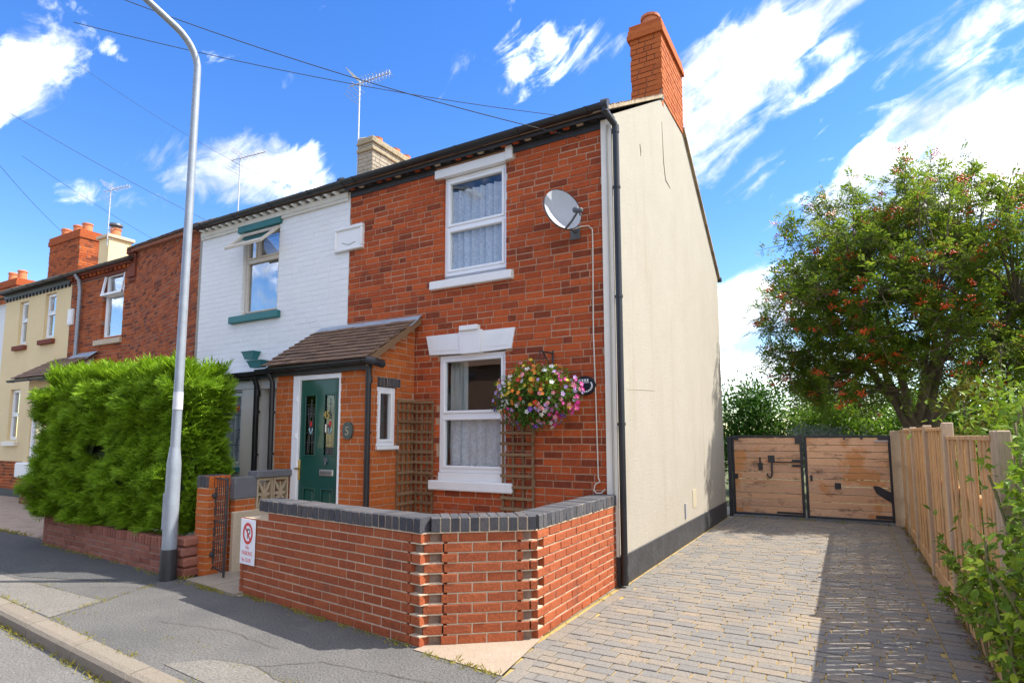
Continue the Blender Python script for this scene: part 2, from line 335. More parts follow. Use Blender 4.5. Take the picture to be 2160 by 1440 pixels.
GLASS_B = glass_mat('window_glass_bright', (.75, .8, .85), .34)
OBSC = glass_mat('obscured_glass', (.22, .24, .19), .05)
LACE = lace_mat('lace', .80)
LACE_T = lace_mat('lace_thin', .25)
CABLE = mat('cable_sheath', [(.02, .02, .022)], rough=.6, grain=0)
CABLE_W = mat('white_cable', [(.62, .56, .46)], rough=.5, grain=.1)

# ------------------------------------------------------------------ mesh helpers
OFF = {}
def tag(o, label, cat=None, group=None, kind=None):
    if label: o['label'] = label
    if cat: o['category'] = cat
    if group: o['group'] = group
    if kind: o['kind'] = kind
    return o
def thing(name, label, cat, loc, group=None, kind=None):
    o = bpy.data.objects.new(name, None)
    o.empty_display_size = .1
    C.objects.link(o)
    o.location = loc
    OFF[o.name] = Vector(loc)
    return tag(o, label, cat, group, kind)
def put(name, mesh, parent, loc, rot=(0, 0, 0), scale=(1, 1, 1)):
    o = bpy.data.objects.new(name, mesh)
    C.objects.link(o)
    off = OFF[parent.name] if parent else Vector((0, 0, 0))
    o.location = Vector(loc) - off
    o.rotation_euler = rot
    o.scale = scale
    o.parent = parent
    return o

class MB:
    def __init__(s): s.v, s.f = [], []
    def add(s, vs, fs):
        n = len(s.v)
        s.v += [tuple(v) for v in vs]
        s.f += [tuple(i+n for i in f) for f in fs]
        return s
    def hexa(s, p):
        """8 corners: bottom 0-3 ccw, top 4-7"""
        return s.add(p, [(3, 2, 1, 0), (4, 5, 6, 7), (0, 1, 5, 4), (1, 2, 6, 5), (2, 3, 7, 6), (3, 0, 4, 7)])
    def fbox(s, fr, u0, u1, v0, v1, w0, w1, c=0.0):
        """box in a wall frame; c = chamfer"""
        if c <= 0:
            return s.hexa([fr(u, v, ww) for v, us in ((v0, 0), (v1, 0)) for u, ww in ((u0, w1), (u1, w1), (u1, w0), (u0, w0))])
        lo, hi = (u0, v0, w0), (u1, v1, w1)
        c = min(c, (u1-u0)*.45, (v1-v0)*.45, (w1-w0)*.45)
        vs, idx = [], {}
        for cx in (0, 1):
            for cy in (0, 1):
                for cz in (0, 1):
                    b = (cx, cy, cz)
                    for ax in range(3):
                        q = [(hi[k]-c if b[k] else lo[k]+c) for k in range(3)]
                        q[ax] = hi[ax] if b[ax] else lo[ax]
                        idx[b, ax] = len(vs)
                        vs.append(fr(*q))
        fs = []
        for ax in range(3):
            a1, a2 = (ax+1) % 3, (ax+2) % 3
            for sd in (0, 1):
                f = []
                for p, q in ((0, 0), (1, 0), (1, 1), (0, 1)):
                    b = [0, 0, 0]; b[ax] = sd; b[a1] = p; b[a2] = q
                    f.append(idx[tuple(b), ax])
                fs.append(f if sd else f[::-1])
        for ax in range(3):
            a1, a2 = (ax+1) % 3, (ax+2) % 3
            for p in (0, 1):
                for q in (0, 1):
                    b0 = [0, 0, 0]; b0[a1] = p; b0[a2] = q
                    b1 = list(b0); b1[ax] = 1
                    fs.append([idx[tuple(b0), a1], idx[tuple(b1), a1], idx[tuple(b1), a2], idx[tuple(b0), a2]])
        for b in [(i, j, k) for i in (0, 1) for j in (0, 1) for k in (0, 1)]:
            fs.append([idx[b, 0], idx[b, 1], idx[b, 2]])
        return s.add(vs, fs)
    def box(s, x0, x1, y0, y1, z0, z1, c=0.0):
        return s.fbox(lambda u, v, ww: (u, -ww, v), x0, x1, z0, z1, -y1, -y0, c)
    def tube(s, pts, r, n=10, caps=True):
        pts = [Vector(p) for p in pts]
        rs = r if isinstance(r, (list, tuple)) else [r]*len(pts)
        t0 = (pts[1]-pts[0]).normalized()
        a = Vector((0, 0, 1)) if abs(t0.z) < .9 else Vector((1, 0, 0))
        x = t0.cross(a).normalized()
        base = len(s.v)
        for i, p in enumerate(pts):
            t = (pts[min(i+1, len(pts)-1)] - pts[max(i-1, 0)]).normalized()
            x = (x - t*x.dot(t)).normalized()
            y = t.cross(x)
            for k in range(n):
                q = p + (x*cos(2*pi*k/n) + y*sin(2*pi*k/n))*rs[i]
                s.v.append(tuple(q))
        for i in range(len(pts)-1):
            for k in range(n):
                a0, a1 = base+i*n+k, base+i*n+(k+1) % n
                s.f.append((a0, a1, a1+n, a0+n))
        if caps:
            s.f.append(tuple(base+k for k in range(n))[::-1])
            s.f.append(tuple(base+(len(pts)-1)*n+k for k in range(n)))
        return s
    def lathe(s, prof, cx, cy, n=16):
        base = len(s.v)
        for r, z in prof:
            for k in range(n):
                s.v.append((cx+r*cos(2*pi*k/n), cy+r*sin(2*pi*k/n), z))
        for i in range(len(prof)-1):
            for k in range(n):
                a0, a1 = base+i*n+k, base+i*n+(k+1) % n
                s.f.append((a0, a1, a1+n, a0+n))
        return s
    def prism(s, pts, vec):
        """planar polygon extruded by vec"""
        n = len(pts)
        vec = Vector(vec)
        vs = [Vector(p) for p in pts] + [Vector(p)+vec for p in pts]
        return s.add(vs, [tuple(range(n))[::-1], tuple(range(n, 2*n))] + [(i, (i+1) % n, n+(i+1) % n, n+i) for i in range(n)])
    def build(s, name, m, parent=None, smooth=False, loc=None, kind=None, flip=True):
        off = OFF[parent.name] if parent else Vector(loc or (0, 0, 0))
        me = bpy.data.meshes.new(name)
        ox, oy, oz = off
        me.from_pydata([(a-ox, b-oy, c-oz) for a, b, c in s.v], [], s.f)
        if smooth:
            me.polygons.foreach_set('use_smooth', [True]*len(me.polygons))
            if hasattr(me, 'set_sharp_from_angle'): me.set_sharp_from_angle(angle=radians(50))
        me.materials.append(m)
        me.update()
        o = bpy.data.objects.new(name, me)
        C.objects.link(o)
        if parent:
            o.parent = parent
            OFF[o.name] = off
        else:
            o.location = off
            OFF[o.name] = off
        if parent and parent.type == 'MESH': o.location = (0, 0, 0)
        if kind: o['kind'] = kind
        return o

class Wall:
    """frame of an upright wall: u along, v up, w outward (to the right of u)"""
    def __init__(s, x, y, z, th):
        s.o, s.th = Vector((x, y, z)), th
        s.U, s.N = Vector((cos(th), sin(th), 0)), Vector((sin(th), -cos(th), 0))
    def __call__(s, u, v, ww=0.0):
        return s.o + s.U*u + Vector((0, 0, v)) + s.N*ww

def brick_shape(seed):
    r = random.Random(seed)
    cx, cz, cy = .018, .07, .06
    j = lambda a: r.uniform(-a, a)
    o = [(0, cy, 0), (1, cy, 0), (1, cy, 1), (0, cy, 1)]
    i = [(cx+j(.006), j(.02), cz+j(.03)), (1-cx+j(.006), j(.02), cz+j(.03)), (1-cx+j(.006), j(.02), 1-cz+j(.03)), (cx+j(.006), j(.02), 1-cz+j(.03))]
    b = [(0, 1, 0), (1, 1, 0), (1, 1, 1), (0, 1, 1)]
    fs = [(4, 5, 6, 7)]
    for k in range(4):
        n = (k+1) % 4
        fs += [(k, n, 4+n, 4+k), (8+k, 8+n, n, k)]
    return o+i+b, fs
SHAPES = [brick_shape(i) for i in range(4)]
PROTO = {}
def proto(m, name):
    if (m.name, name) not in PROTO:
        L = []
        for vs, fs in SHAPES:
            me = bpy.data.meshes.new(name)
            me.from_pydata(vs, [], fs); me.materials.append(m); me.update()
            L.append(me)
        PROTO[m.name, name] = L
    return PROTO[m.name, name]

def rects(W, H, ch, bl, seed=1, holes=(), top=None, headers=.25, j=.010, start=None, v00=0.0):
    r = random.Random(seed)
    out = []
    for row in range(int(round((H-v00)/ch))):
        b0, b1 = v00+row*ch+j/2, v00+(row+1)*ch-j/2
        u = (-bl*.5 if row % 2 else 0.0) + (r.uniform(-.03, .03) if headers else 0)
        while u < W-.02:
            L = bl*.5 if (headers and r.random() < headers) else bl
            a0, a1 = max(u, 0)+j/2, min(u+L, W)-j/2
            u += L
            if a1-a0 < .03: continue
            segs = [(a0, a1, b0, b1)]
            for (h0, h1, g0, g1) in holes:
                nx = []
                for (s0, s1, t0, t1) in segs:
                    ov = min(t1, g1)-max(t0, g0)
                    if ov <= 0.004 or s1 <= h0 or s0 >= h1:
                        nx.append((s0, s1, t0, t1)); continue
                    if s0 < h0: nx.append((s0, h0, t0, t1))
                    if s1 > h1: nx.append((h1, s1, t0, t1))
                    m0, m1 = max(s0, h0), min(s1, h1)
                    if ov < .8*(t1-t0):
                        if t0 < g0: nx.append((m0, m1, t0, g0))
                        elif t1 > g1: nx.append((m0, m1, g1, t1))
                segs = nx
            for (s0, s1, t0, t1) in segs:
                if top:
                    tm = min(top(s0), top(s1))
                    if t0 > tm-.02: continue
                    t1 = min(t1, tm)
                if s1-s0 > .025 and t1-t0 > .02: out.append((s0, s1, t0, t1))
    return out

def lay(wall, rc, parent, mats, budget, depth=.1, name='brick', seed=3, jit=.0025, sname='bricks'):
    r = random.Random(seed)
    def size(q):
        p = wall((q[0]+q[1])/2, (q[2]+q[3])/2)
        return -(q[1]-q[0])*(q[3]-q[2])/((p-CAM).length_squared)
    rc = sorted(rc, key=size)
    pr = proto(mats[0], name)
    mb = MB()
    for i, (a0, a1, b0, b1) in enumerate(rc):
        wj = r.uniform(-jit, jit)
        p = wall(a0, b0, wj)
        if i < budget:
            put(name, pr[r.randrange(4)], parent, p, (0, 0, wall.th + r.uniform(-.004, .004)), (a1-a0, depth, b1-b0))
        else:
            vs, fs = SHAPES[r.randrange(4)]
            mb.add([wall(a0+x*(a1-a0), b0+z*(b1-b0), wj-y*depth) for x, y, z in vs], fs)
    if mb.f: mb.build(sname, mats[1], parent, kind='stuff')

def cells(W, H, holes, top=None):
    us = sorted({0.0, W, *[h[0] for h in holes], *[h[1] for h in holes]})
    vs = sorted({0.0, H, *[h[2] for h in holes], *[h[3] for h in holes]})
    us = [u for u in us if 0 <= u <= W]; vs = [v for v in vs if 0 <= v <= H]
    for i in range(len(us)-1):
        for k in range(len(vs)-1):
            mu, mv = (us[i]+us[i+1])/2, (vs[k]+vs[k+1])/2
            if any(h[0] < mu < h[1] and h[2] < mv < h[3] for h in holes): continue
            yield us[i], us[i+1], vs[k], vs[k+1]
def backing(wall, W, H, holes, ww=-.007, reveal=.13):
    mb = MB()
    holes = [(a-.006, b+.006, c-.006, d+.006) for a, b, c, d in holes]
    for a0, a1, b0, b1 in cells(W, H, holes):
        mb.add([wall(a0, b0, ww), wall(a1, b0, ww), wall(a1, b1, ww), wall(a0, b1, ww)], [(0, 1, 2, 3)])
    for (h0, h1, g0, g1) in holes:
        c = [(h0, g0), (h1, g0), (h1, g1), (h0, g1)]
        for i in range(4):
            p, q = c[i], c[(i+1) % 4]
            mb.add([wall(*p, ww), wall(*q, ww), wall(*q, ww-reveal), wall(*p, ww-reveal)], [(3, 2, 1, 0)])
    return mb

def curtain(wall, u0, u1, v0, v1, ww, amp, waves, m, parent, seed=0, name='curtain', scallop=0.0):
    mb = MB()
    n = max(16, int(waves*8))
    r = random.Random(seed)
    ph = [r.uniform(0, 6) for _ in range(4)]
    rows = 5
    for k in range(rows+1):
        for i in range(n+1):
            t = i/n
            d = amp*(sin(t*waves*2*pi+ph[0]+.3*sin(k))+.5*sin(t*waves*3.3*pi+ph[1]))
            vv = v0 + (v1-v0)*k/rows
            if k == 0: vv += scallop*abs(sin(t*waves*pi*1.5))
            mb.v.append(tuple(wall(u0+(u1-u0)*t, vv, ww+d)))
    for k in range(rows):
        for i in range(n):
            a = k*(n+1)+i
            mb.f.append((a, a+1, a+n+2, a+n+1))
    return mb.build(name, m, parent, smooth=True)

def window(wall, house, u0, u1, v0, v1, ww=-.05, fr=.05, lights=None, m=UPVC, glass=GLASS, sash=.035, lab=None, dep=.06, name='window'):
    """lights: list of (u0,u1,v0,v1) openings in the outer frame (absolute)"""
    lights = lights or [(u0+fr, u1-fr, v0+fr, v1-fr)]
    mb = MB()
    for a0, a1, b0, b1 in cells(u1-u0, v1-v0, [(l[0]-u0, l[1]-u0, l[2]-v0, l[3]-v0) for l in lights]):
        pass
    # outer frame bars
    mb.fbox(wall, u0, u0+fr, v0, v1, ww-dep, ww, .004)
    mb.fbox(wall, u1-fr, u1, v0, v1, ww-dep, ww, .004)
    mb.fbox(wall, u0+fr, u1-fr, v1-fr, v1, ww-dep, ww-.0015, .004)
    mb.fbox(wall, u0+fr, u1-fr, v0, v0+fr, ww-dep, ww-.0015, .004)
    ls = sorted(lights, key=lambda l: (l[2], l[0]))
    for i, a in enumerate(ls):
        for b in ls[i+1:]:
            if abs(a[0]-b[0]) < .01 and b[2] > a[3] and b[2]-a[3] < .15:
                mb.fbox(wall, a[0]-.004, a[1]+.004, a[3], b[2], ww-dep, ww-.003, .004)
            if abs(a[2]-b[2]) < .01 and b[0] > a[1] and b[0]-a[1] < .15:
                mb.fbox(wall, a[1], b[0], a[2]-.004, a[3]+.004, ww-dep, ww-.003, .004)
    o = mb.build(name, m, house)
    if lab: o['label'] = lab
    for l in lights:
        s = MB()
        a0, a1, b0, b1 = l
        s.fbox(wall, a0, a0+sash, b0, b1, ww-dep+.004, ww+.012, .006)
        s.fbox(wall, a1-sash, a1, b0, b1, ww-dep+.004, ww+.012, .006)
        s.fbox(wall, a0+sash, a1-sash, b1-sash, b1, ww-dep+.004, ww+.0105, .006)
        s.fbox(wall, a0+sash, a1-sash, b0, b0+sash, ww-dep+.004, ww+.0105, .006)
        s.build('sash', m, o)
        g = MB()
        g.fbox(wall, a0+sash-.004, a1-sash+.004, b0+sash-.004, b1-sash+.004, ww-.036, ww-.031)
        g.build('pane', glass, o)
    return o

def text_mesh(body, size, wall, u, v, ww, m, parent, name='lettering', sx=1.0, ext=.0015):
    cu = bpy.data.curves.new('t', 'FONT')
    cu.body, cu.size, cu.extrude = body, size, ext
    cu.align_x = 'CENTER'
    to = bpy.data.objects.new('t', cu)
    C.objects.link(to)
    bpy.context.view_layer.update()
    me = bpy.data.meshes.new_from_object(to.evaluated_get(bpy.context.evaluated_depsgraph_get()))
    mb = MB()
    mb.add([wall(u+p.co.x*sx, v+p.co.y, ww+p.co.z) for p in me.vertices], [tuple(p.vertices) for p in me.polygons])
    bpy.data.objects.remove(to); bpy.data.curves.remove(cu); bpy.data.meshes.remove(me)
    return mb.build(name, m, parent)

def gutter_run(mb, p0, p1, r=.055, n=12, every=.9):
    """half-round channel with brackets"""
    p0, p1 = Vector(p0), Vector(p1)
    d = (p1-p0).normalized()
    sd = Vector((0, 0, 1)).cross(d).normalized()
    ring = []
    for k in range(n+1):
        a = pi + pi*k/n
        ring.append(sd*cos(a)*r + Vector((0, 0, 1))*sin(a)*r)
    inner = [q*.86 for q in ring[::-1]]
    loop = ring + inner
    m = len(loop)
    mb.add([p0+q for q in loop]+[p1+q for q in loop], [(i, (i+1) % m, m+(i+1) % m, m+i) for i in range(m)] + [tuple(range(n+1))[::-1], tuple(m+i for i in range(n+1))])
    L = (p1-p0).length
    k = .25
    while k < L-.05:
        c = p0+d*k
        mb.add([c-d*.02+q*1.12 for q in ring]+[c+d*.02+q*1.12 for q in ring]+[c-d*.02+q*1.0 for q in ring]+[c+d*.02+q*1.0 for q in ring],
               [(i, i+1, n+2+i, n+1+i) for i in range(n)] + [(2*(n+1)+i, 2*(n+1)+i+1, i+1, i) for i in range(n)] + [(n+1+i, n+2+i, 3*(n+1)+i+1, 3*(n+1)+i) for i in range(n)])
        k += every

def downpipe(mb, pts, r=.036, clips=(), sockets=()):
    mb.tube(pts, r, 14)
    for c in clips:
        c = Vector(c)
        mb.tube([c-Vector((0, 0, .014)), c+Vector((0, 0, .014))], r*1.22, 14)
    for c in sockets:
        c = Vector(c)
        mb.tube([c-Vector((0, 0, .045)), c+Vector((0, 0, .045))], r*1.16, 14)

def tile_roof(wall_p0, U, S, W, Lh, tw=.165, ga=.1, th=.012, seed=1, tl=.016):
    """rects of plain tiles on a slope: returns frames; p0 eaves corner, U along, S up the slope unit, normal"""
    N = U.cross(S).normalized()
    if N.z < 0: N = -N
    rows = int(Lh/ga)
    r = random.Random(seed)
    out = []
    for k in range(rows):
        u = -tw*.5 if k % 2 else 0
        while u < W-.02:
            a0, a1 = max(u, 0)+.002, min(u+tw, W)-.002
            u += tw
            if a1-a0 < .02: continue
            lift = r.uniform(0, .006)
            p = wall_p0+U*a0+S*(k*ga + r.uniform(-.004, .004))+N*(.002+lift)
            tilt = tl
            q = []
            for dz in (0, th):
                for uu, ss, nn in ((0, 0, tilt), (a1-a0, 0, tilt), (a1-a0, ga*1.6, 0), (0, ga*1.6, 0)):
                    q.append(p+U*uu+S*ss+N*(nn+dz))
            out.append(q)
    return out

# ================================================================== SETTING
rnd = random.Random(11)
KD = Vector((1, -.0857, 0)).normalized()
KN = Vector((.0857, 1, 0)).normalized()
KO = Vector((-3.656, -3.549, 0))
def K(s, t, z=0.0): return KO + KD*s + KN*t + Vector((0, 0, z))
def sheet(name, pts, m, kind='structure', z=None):
    mb = MB()
    mb.add([(p[0], p[1], p[2] if z is None else z) for p in pts], [tuple(range(len(pts)))])
    o = mb.build(name, m)
    o['kind'] = kind
    return o
sheet('ground', [K(-400, .02, -.03), K(400, .02, -.03), K(400, 500, -.03), K(-400, 500, -.03)], GRASSY)
sheet('road', [K(-400, -9, -.115), K(400, -9, -.115), K(400, .05, -.115), K(-400, .05, -.115)], ROAD)
sheet('far_pavement', [K(-400, -60, 0), K(400, -60, 0), K(400, -9, 0), K(-400, -9, 0)], ASPH)
sheet('pavement', [K(-60, 0), (.12, -3.872, 0), (.112, -2.63, 0), (-.69, -2.45, 0), (-3.2, -2.1, 0), (-4.2, -1.9, 0), (-8.5, -1.7, 0), (-9.2, -1.6, 0), (-60, 2.4, 0)], ASPH)
sheet('yard', [(-60, 2.0, -.004), (-9.0, -1.62, -.004), (-4.4, -1.9, -.004), (-3.2, -2.1, -.004), (-.02, -1.9, -.004), (-.02, 8, -.004), (-60, 8, -.004)], SLAB)
sheet('pavement_patch', [(-9.4, -3.02, .004), (-6.29, -3.0, .004), (-4.15, -3.0, .004), (-3.99, -3.50, .004), (-5.1, -3.42, .004), (-9.4, -3.05, .004)], ASPH_L)
sheet('pavement_patch', [(-20, -.9, .004), (-9.2, -1.66, .004), (-8.35, -1.83, .004), (-4.6, -2.13, .004), (-4.40, -2.40, .004), (-6.1, -2.93, .004), (-9.4, -2.72, .004), (-20, -1.9, .004)], ASPH_D)
sheet('pavement_patch', [(-2.05, -3.62, .004), (-1.83, -3.40, .004), (-1.44, -3.33, .004), (-.9, -3.46, .004), (-.75, -3.74, .004)], ASPH_L)
sheet('concrete_apron', [(-.71, -2.55, .006), (.10, -2.64, .006), (.012, -1.90, .006), (-.03, -1.86, .006), (-.68, -2.38, .006)], CONC)
sheet('front_path', [(-4.26, -2.13, .008), (-3.12, -2.27, .008), (-3.1, -.8, .008), (-4.3, -.8, .008)], SLAB)

kb = thing('kerb', None, None, KO, kind='structure')
s = -14.0
r = random.Random(4)
while s < 9:
    L = .92 + r.uniform(-.02, .02)
    mb = MB()
    zb = -.20
    prof = [(0.0, zb), (0.0, .002), (-.10, .000), (-.135, -.012), (-.155, -.035), (-.165, zb)]
    pts0 = [K(s+.006, t, z) for t, z in prof]
    mb.prism(pts0, KD*(L-.014))
    mb.build('kerb_stone', KERB, kb)
    s += L

# driveway of small pavers
dw = thing('driveway', None, None, (1.5, 1.5, 0), kind='structure')
mb = MB()
mb.add([(.0, 8.2, -.012), (-.03, -1.87, -.012), (.10, -2.62, -.012), (.115, -3.88, -.012), (3.05, -4.13, -.012), (3.0, 8.2, -.012)], [(5, 4, 3, 2, 1, 0)])
mb.build('joint_sand', JOINT, dw)
def dleft(y):
    if y < -2.62: return .115
    if y < -1.87: return .10 - (y+2.62)/.75*.10
    return .02 if y < -.02 else .04
pr = random.Random(5)
pav = []
ph = .1055
y = -3.95
k = 0
while y < 7.9:
    xl = dleft(y+ph/2)
    # left edging course lies lengthways
    if k % 2 == 0:
        pav.append((xl+.003, xl+.112, y+.003, y+2*ph-.004))
    x = xl+.116
    right = 2.70
    x -= (.106 if k % 2 else 0) + pr.uniform(0, .02)
    while x < right-.03:
        L = .212 if pr.random() > .12 else .142
        a, b = max(x, xl+.116), min(x+L, right)
        if b-a > .04: pav.append((a+.0048, b-.0048, y+.0042, y+ph-.0042))
        x += L
    pav.append((right+.005, right+.235, y+.003, y+ph-.003))
    y += ph
    k += 1
def psize(q):
    p = Vector(((q[0]+q[1])/2, (q[2]+q[3])/2, 0))
    d = (p-CAM)
    px = d.dot(fw)
    if px < .5 or abs(d.dot(rt)/px) > .92 or d.dot(up)/px < -.62: return 0.0
    return -(q[1]-q[0])*(q[3]-q[2])/d.length**3
pav.sort(key=psize)
pp = proto(PAVER[0], 'paver')
mb = MB()
for i, (a, b, c, d) in enumerate(pav):
    z = pr.uniform(-.003, .002)
    if i < 300:
        put('paver', pp[pr.randrange(4)], dw, (a, c, z), (-pi/2+pr.uniform(-.008, .008), pr.uniform(-.006, .006), pr.uniform(-.008, .008)), (b-a, .06, d-c))
    else:
        vs, fs = SHAPES[pr.randrange(4)]
        mb.add([(a+vx*(b-a), c+vz*(d-c), z-vy*.06) for vx, vy, vz in vs], fs)
mb.build('pavers', PAVER[1], dw, kind='stuff')
sheet('soil_strip', [(2.90, -3.9, -.004), (3.2, -3.9, -.004), (3.2, 6.5, -.004), (2.90, 6.5, -.004)], SOIL)
# path slabs by the small gate
for i, (pts) in enumerate([[(-4.22, -2.14), (-3.72, -2.20), (-3.66, -1.72), (-4.18, -1.66)], [(-3.70, -2.205), (-3.2, -2.27), (-3.16, -1.78), (-3.645, -1.72)]]):
    mb = MB(); mb.prism([(a, b, -.03) for a, b in pts], (0, 0, .055)); o = mb.build('path_slab', SLAB); o['kind'] = 'structure'

# ================================================================== THE CORNER HOUSE
HX = -4.08
hs = thing('brick_house', 'end terrace house of orange-red brick with a cream rendered gable and green front door', 'house', (-2.0, 0, 0))
Wf = Wall(HX, 0, 0, 0)
fx = lambda x: x-HX
UW = (fx(-2.374), fx(-1.404), 3.60, 5.02)
LW = (fx(-2.43), fx(-1.416), 1.0, 2.63)
wl = backing(Wf, 3.96, 5.2, [UW, LW]).build('front_wall', MORTAR, hs)
no = [UW, LW, (fx(-2.5), fx(-1.30), 5.0, 5.2), (fx(-2.56), fx(-1.29), 3.49, 3.60), (fx(-2.57), fx(-1.32), 2.60, 2.88), (fx(-2.54), fx(-1.30), .90, 1.02), (-1, fx(-2.84), -1, 2.95)]
rc = [q for q in rects(3.955, 5.10, .0823, .236, 21, no, headers=.22) if q[3] > .25]
lay(Wf, rc, hs, BR_HOUSE, 185, seed=31, jit=.004)
# shell: party wall, back wall, upper floor, so the rooms are dark
mb = MB()
mb.box(HX-.1, HX-.0, .15, 6.0, -.02, 5.2)
mb.box(HX, -.13, 6.0, 6.1, -.02, 4.8)
mb.box(HX, -.13, .14, 6.0, 2.86, 3.0)
mb.box(HX, -.13, .0, 6.0, -.03, .02)
mb.build('inner_walls', INSIDE, hs)
# gable
mb = MB()
gp = [(-.026, .30), (6.14, .30), (6.14, 4.80), (2.95, 7.02), (-.026, 5.22)]
mb.prism([(0, y, z) for y, z in gp], (-.125, 0, 0))
mb.build('rendered_gable', RENDER, hs)
mb = MB(); mb.box(-.127, -.001, -.031, -.0262, .302, 5.19); mb.build('lightened_strip', CREAMP, hs)  # render edge recoloured paler, so it reads bright while in shade
mb = MB()
mb.box(-.128, .014, -.034, 6.15, -.02, .30, .006)
mb.build('plinth', PLINTH, hs)
cr = MB()   # hairline cracks and an old cable stub on the render
cr.tube([(.0, 2.17, 6.2), (.004, 2.2, 5.6), (.004, 2.28, 5.35), (.0, 2.55, 5.32)], .006, 5)
cr.tube([(.0, 1.05, 5.35), (.003, 1.08, 5.25), (.0, 1.07, 5.2)], .008, 5)
cr.tube([(0, .3, 2.1), (.002, 1.0, 2.14), (.002, 1.4, 2.16)], .003, 4)
cr.build('render_crack', mat('crack_line', [(.30, .26, .19)], grain=.1), hs)
g = MB(); g.box(.0, .02, 2.82, 2.87, .36, .58, .004); g.build('vent_pipe', DISHG, hs)
g = MB(); g.box(-.001, .006, 3.35, 3.6, .46, .74, .002); g.build('render_patch', mat('patched_render', [(.36, .31, .21), (.42, .37, .26)], 9, rough=.9, grain=.3), hs)
# roof
RS, RB = .588, -.69
def roof_slopes(x0, x1, parent, ez=5.235, ey=-.16, ry=2.95, seed=1, tiles=True, by=6.2, label=None):
    rz = ez + (ry-ey)*RS
    mb = MB()
    bz = rz + RB*(by-ry)
    for dz in (0,):
        mb.hexa([(x0, ey, ez-.03), (x1, ey, ez-.03), (x1, ry, rz-.03), (x0, ry, rz-.03), (x0, ey, ez), (x1, ey, ez), (x1, ry, rz), (x0, ry, rz)])
        mb.hexa([(x0, ry, rz-.03), (x1, ry, rz-.03), (x1, by, bz-.03), (x0, by, bz-.03), (x0, ry, rz), (x1, ry, rz), (x1, by, bz), (x0, by, bz)])
    o = mb.build('roof', TILE_J, parent)
    if tiles:
        S = Vector((0, ry-ey, rz-ez)); L = S.length; S.normalize()
        tb = MB()
        for q in tile_roof(Vector((x0, ey-.03, ez-.03*RS)), Vector((1, 0, 0)), S, x1-x0, L, .17, .12, .014, seed): tb.hexa(q)
        tb.build('roof_tiles', TILE_J, o, kind='stuff')
        rb = MB()
        x = x0
        while x < x1-.05:
            e = min(x+.3, x1)
            rb.tube([(x+.004, ry, rz), (e-.004, ry, rz)], .075, 10)
            x += .3
        rb.build('ridge_tiles', TERRA, o, kind='stuff')
    return o
rf = roof_slopes(HX, -.01, hs, seed=41)
vg = MB()
for i in range(26):      # verge: undercloak and tile ends along both slopes
    for (y0, z0, y1, z1, n, xr) in ((-.18, 5.235, 2.25, 6.655, 26, .03), (3.45, 6.70, 6.24, 4.775, 26, .045)):
        a, b = i/n, (i+1)/n
        lift = rnd.uniform(0, .012)
        P = lambda t, dz: (y0+(y1-y0)*t, z0+(z1-z0)*t+dz)
        (ya, za), (yb, zb) = P(a, 0), P(b, 0)
        vg.hexa([(-.16, ya, za-.03), (xr, ya, za-.03), (xr, yb, zb-.035), (-.16, yb, zb-.035), (-.16, ya, za+.012+lift), (xr, ya, za+.012+lift), (xr, yb, zb+.004), (-.16, yb, zb+.004)])
vg.build('verge', mat('verge_mortar', [(.24, .17, .10), (.38, .29, .18), (.16, .11, .07)], 9, 'island', .9, .005, 60, .3), rf)
g = MB(); g.tube([(-.06, 6.25, 4.76), (.06, 6.25, 4.76)], .05, 10); g.build('gutter_end', BLACK, hs)
# chimney on the gable
ch = thing('chimney', None, None, (-.2, 2.8, 6.5)); ch.parent = hs; ch.location = Vector((-.2, 2.8, 6.5))-OFF[hs.name]
mb = MB(); mb.box(-.46, .004, 2.23, 3.50, 6.60, 7.90); mb.build('chimney_core', MORTAR_D, ch)
Wc = Wall(-.475, 2.215, 6.50, 0); Wd = Wall(.015, 2.215, 5.85, pi/2)
rcA = rects(.485, 1.16, .0835, .236, 3, headers=.4)
rcB = [q for q in rects(1.30, 1.81, .0835, .236, 4, headers=.3) if q[3]+5.85 > 6.62+max(0, 0) or True]
rcB = [q for q in rcB if 5.85+q[2] > 6.60]
lay(Wc, rcA, ch, BR_CHIM, 40, depth=.09, seed=51)
lay(Wd, rcB, ch, BR_CHIM, 50, depth=.09, seed=52)
cb_ = MB()
for z0, z1, p in ((7.66, 7.74, .035), (7.742, 7.815, .022), (7.817, 7.90, .006)):
    cb_.box(-.475-p, .015+p, 2.215-p, 3.515+p, z0, z1, .006)
cb_.build('corbel', BR_CHIM[1], ch)
g = MB(); g.prism([(.0, 2.19, 6.60), (.0, 2.19, 6.66), (-.03, 2.19, 6.66), (-.03, 2.19, 6.60)], (0, .02, 0)); g.box(-.50, .03, 2.15, 2.22, 6.555, 6.62, .01); g.build('flashing', LEAD, ch)
for py, sc_ in ((2.50, 1), (3.22, .92)):
    g = MB(); z = 7.90
    g.lathe([(.0, z), (.145, z), (.135, z+.03), (.125, z+.20), (.150, z+.205), (.153, z+.245), (.135, z+.25), (.12, z+.24), (.11, z-.0), (0, z)], -.22, py, 20)
    g.build('chimney_pot', TERRA, ch, smooth=True)
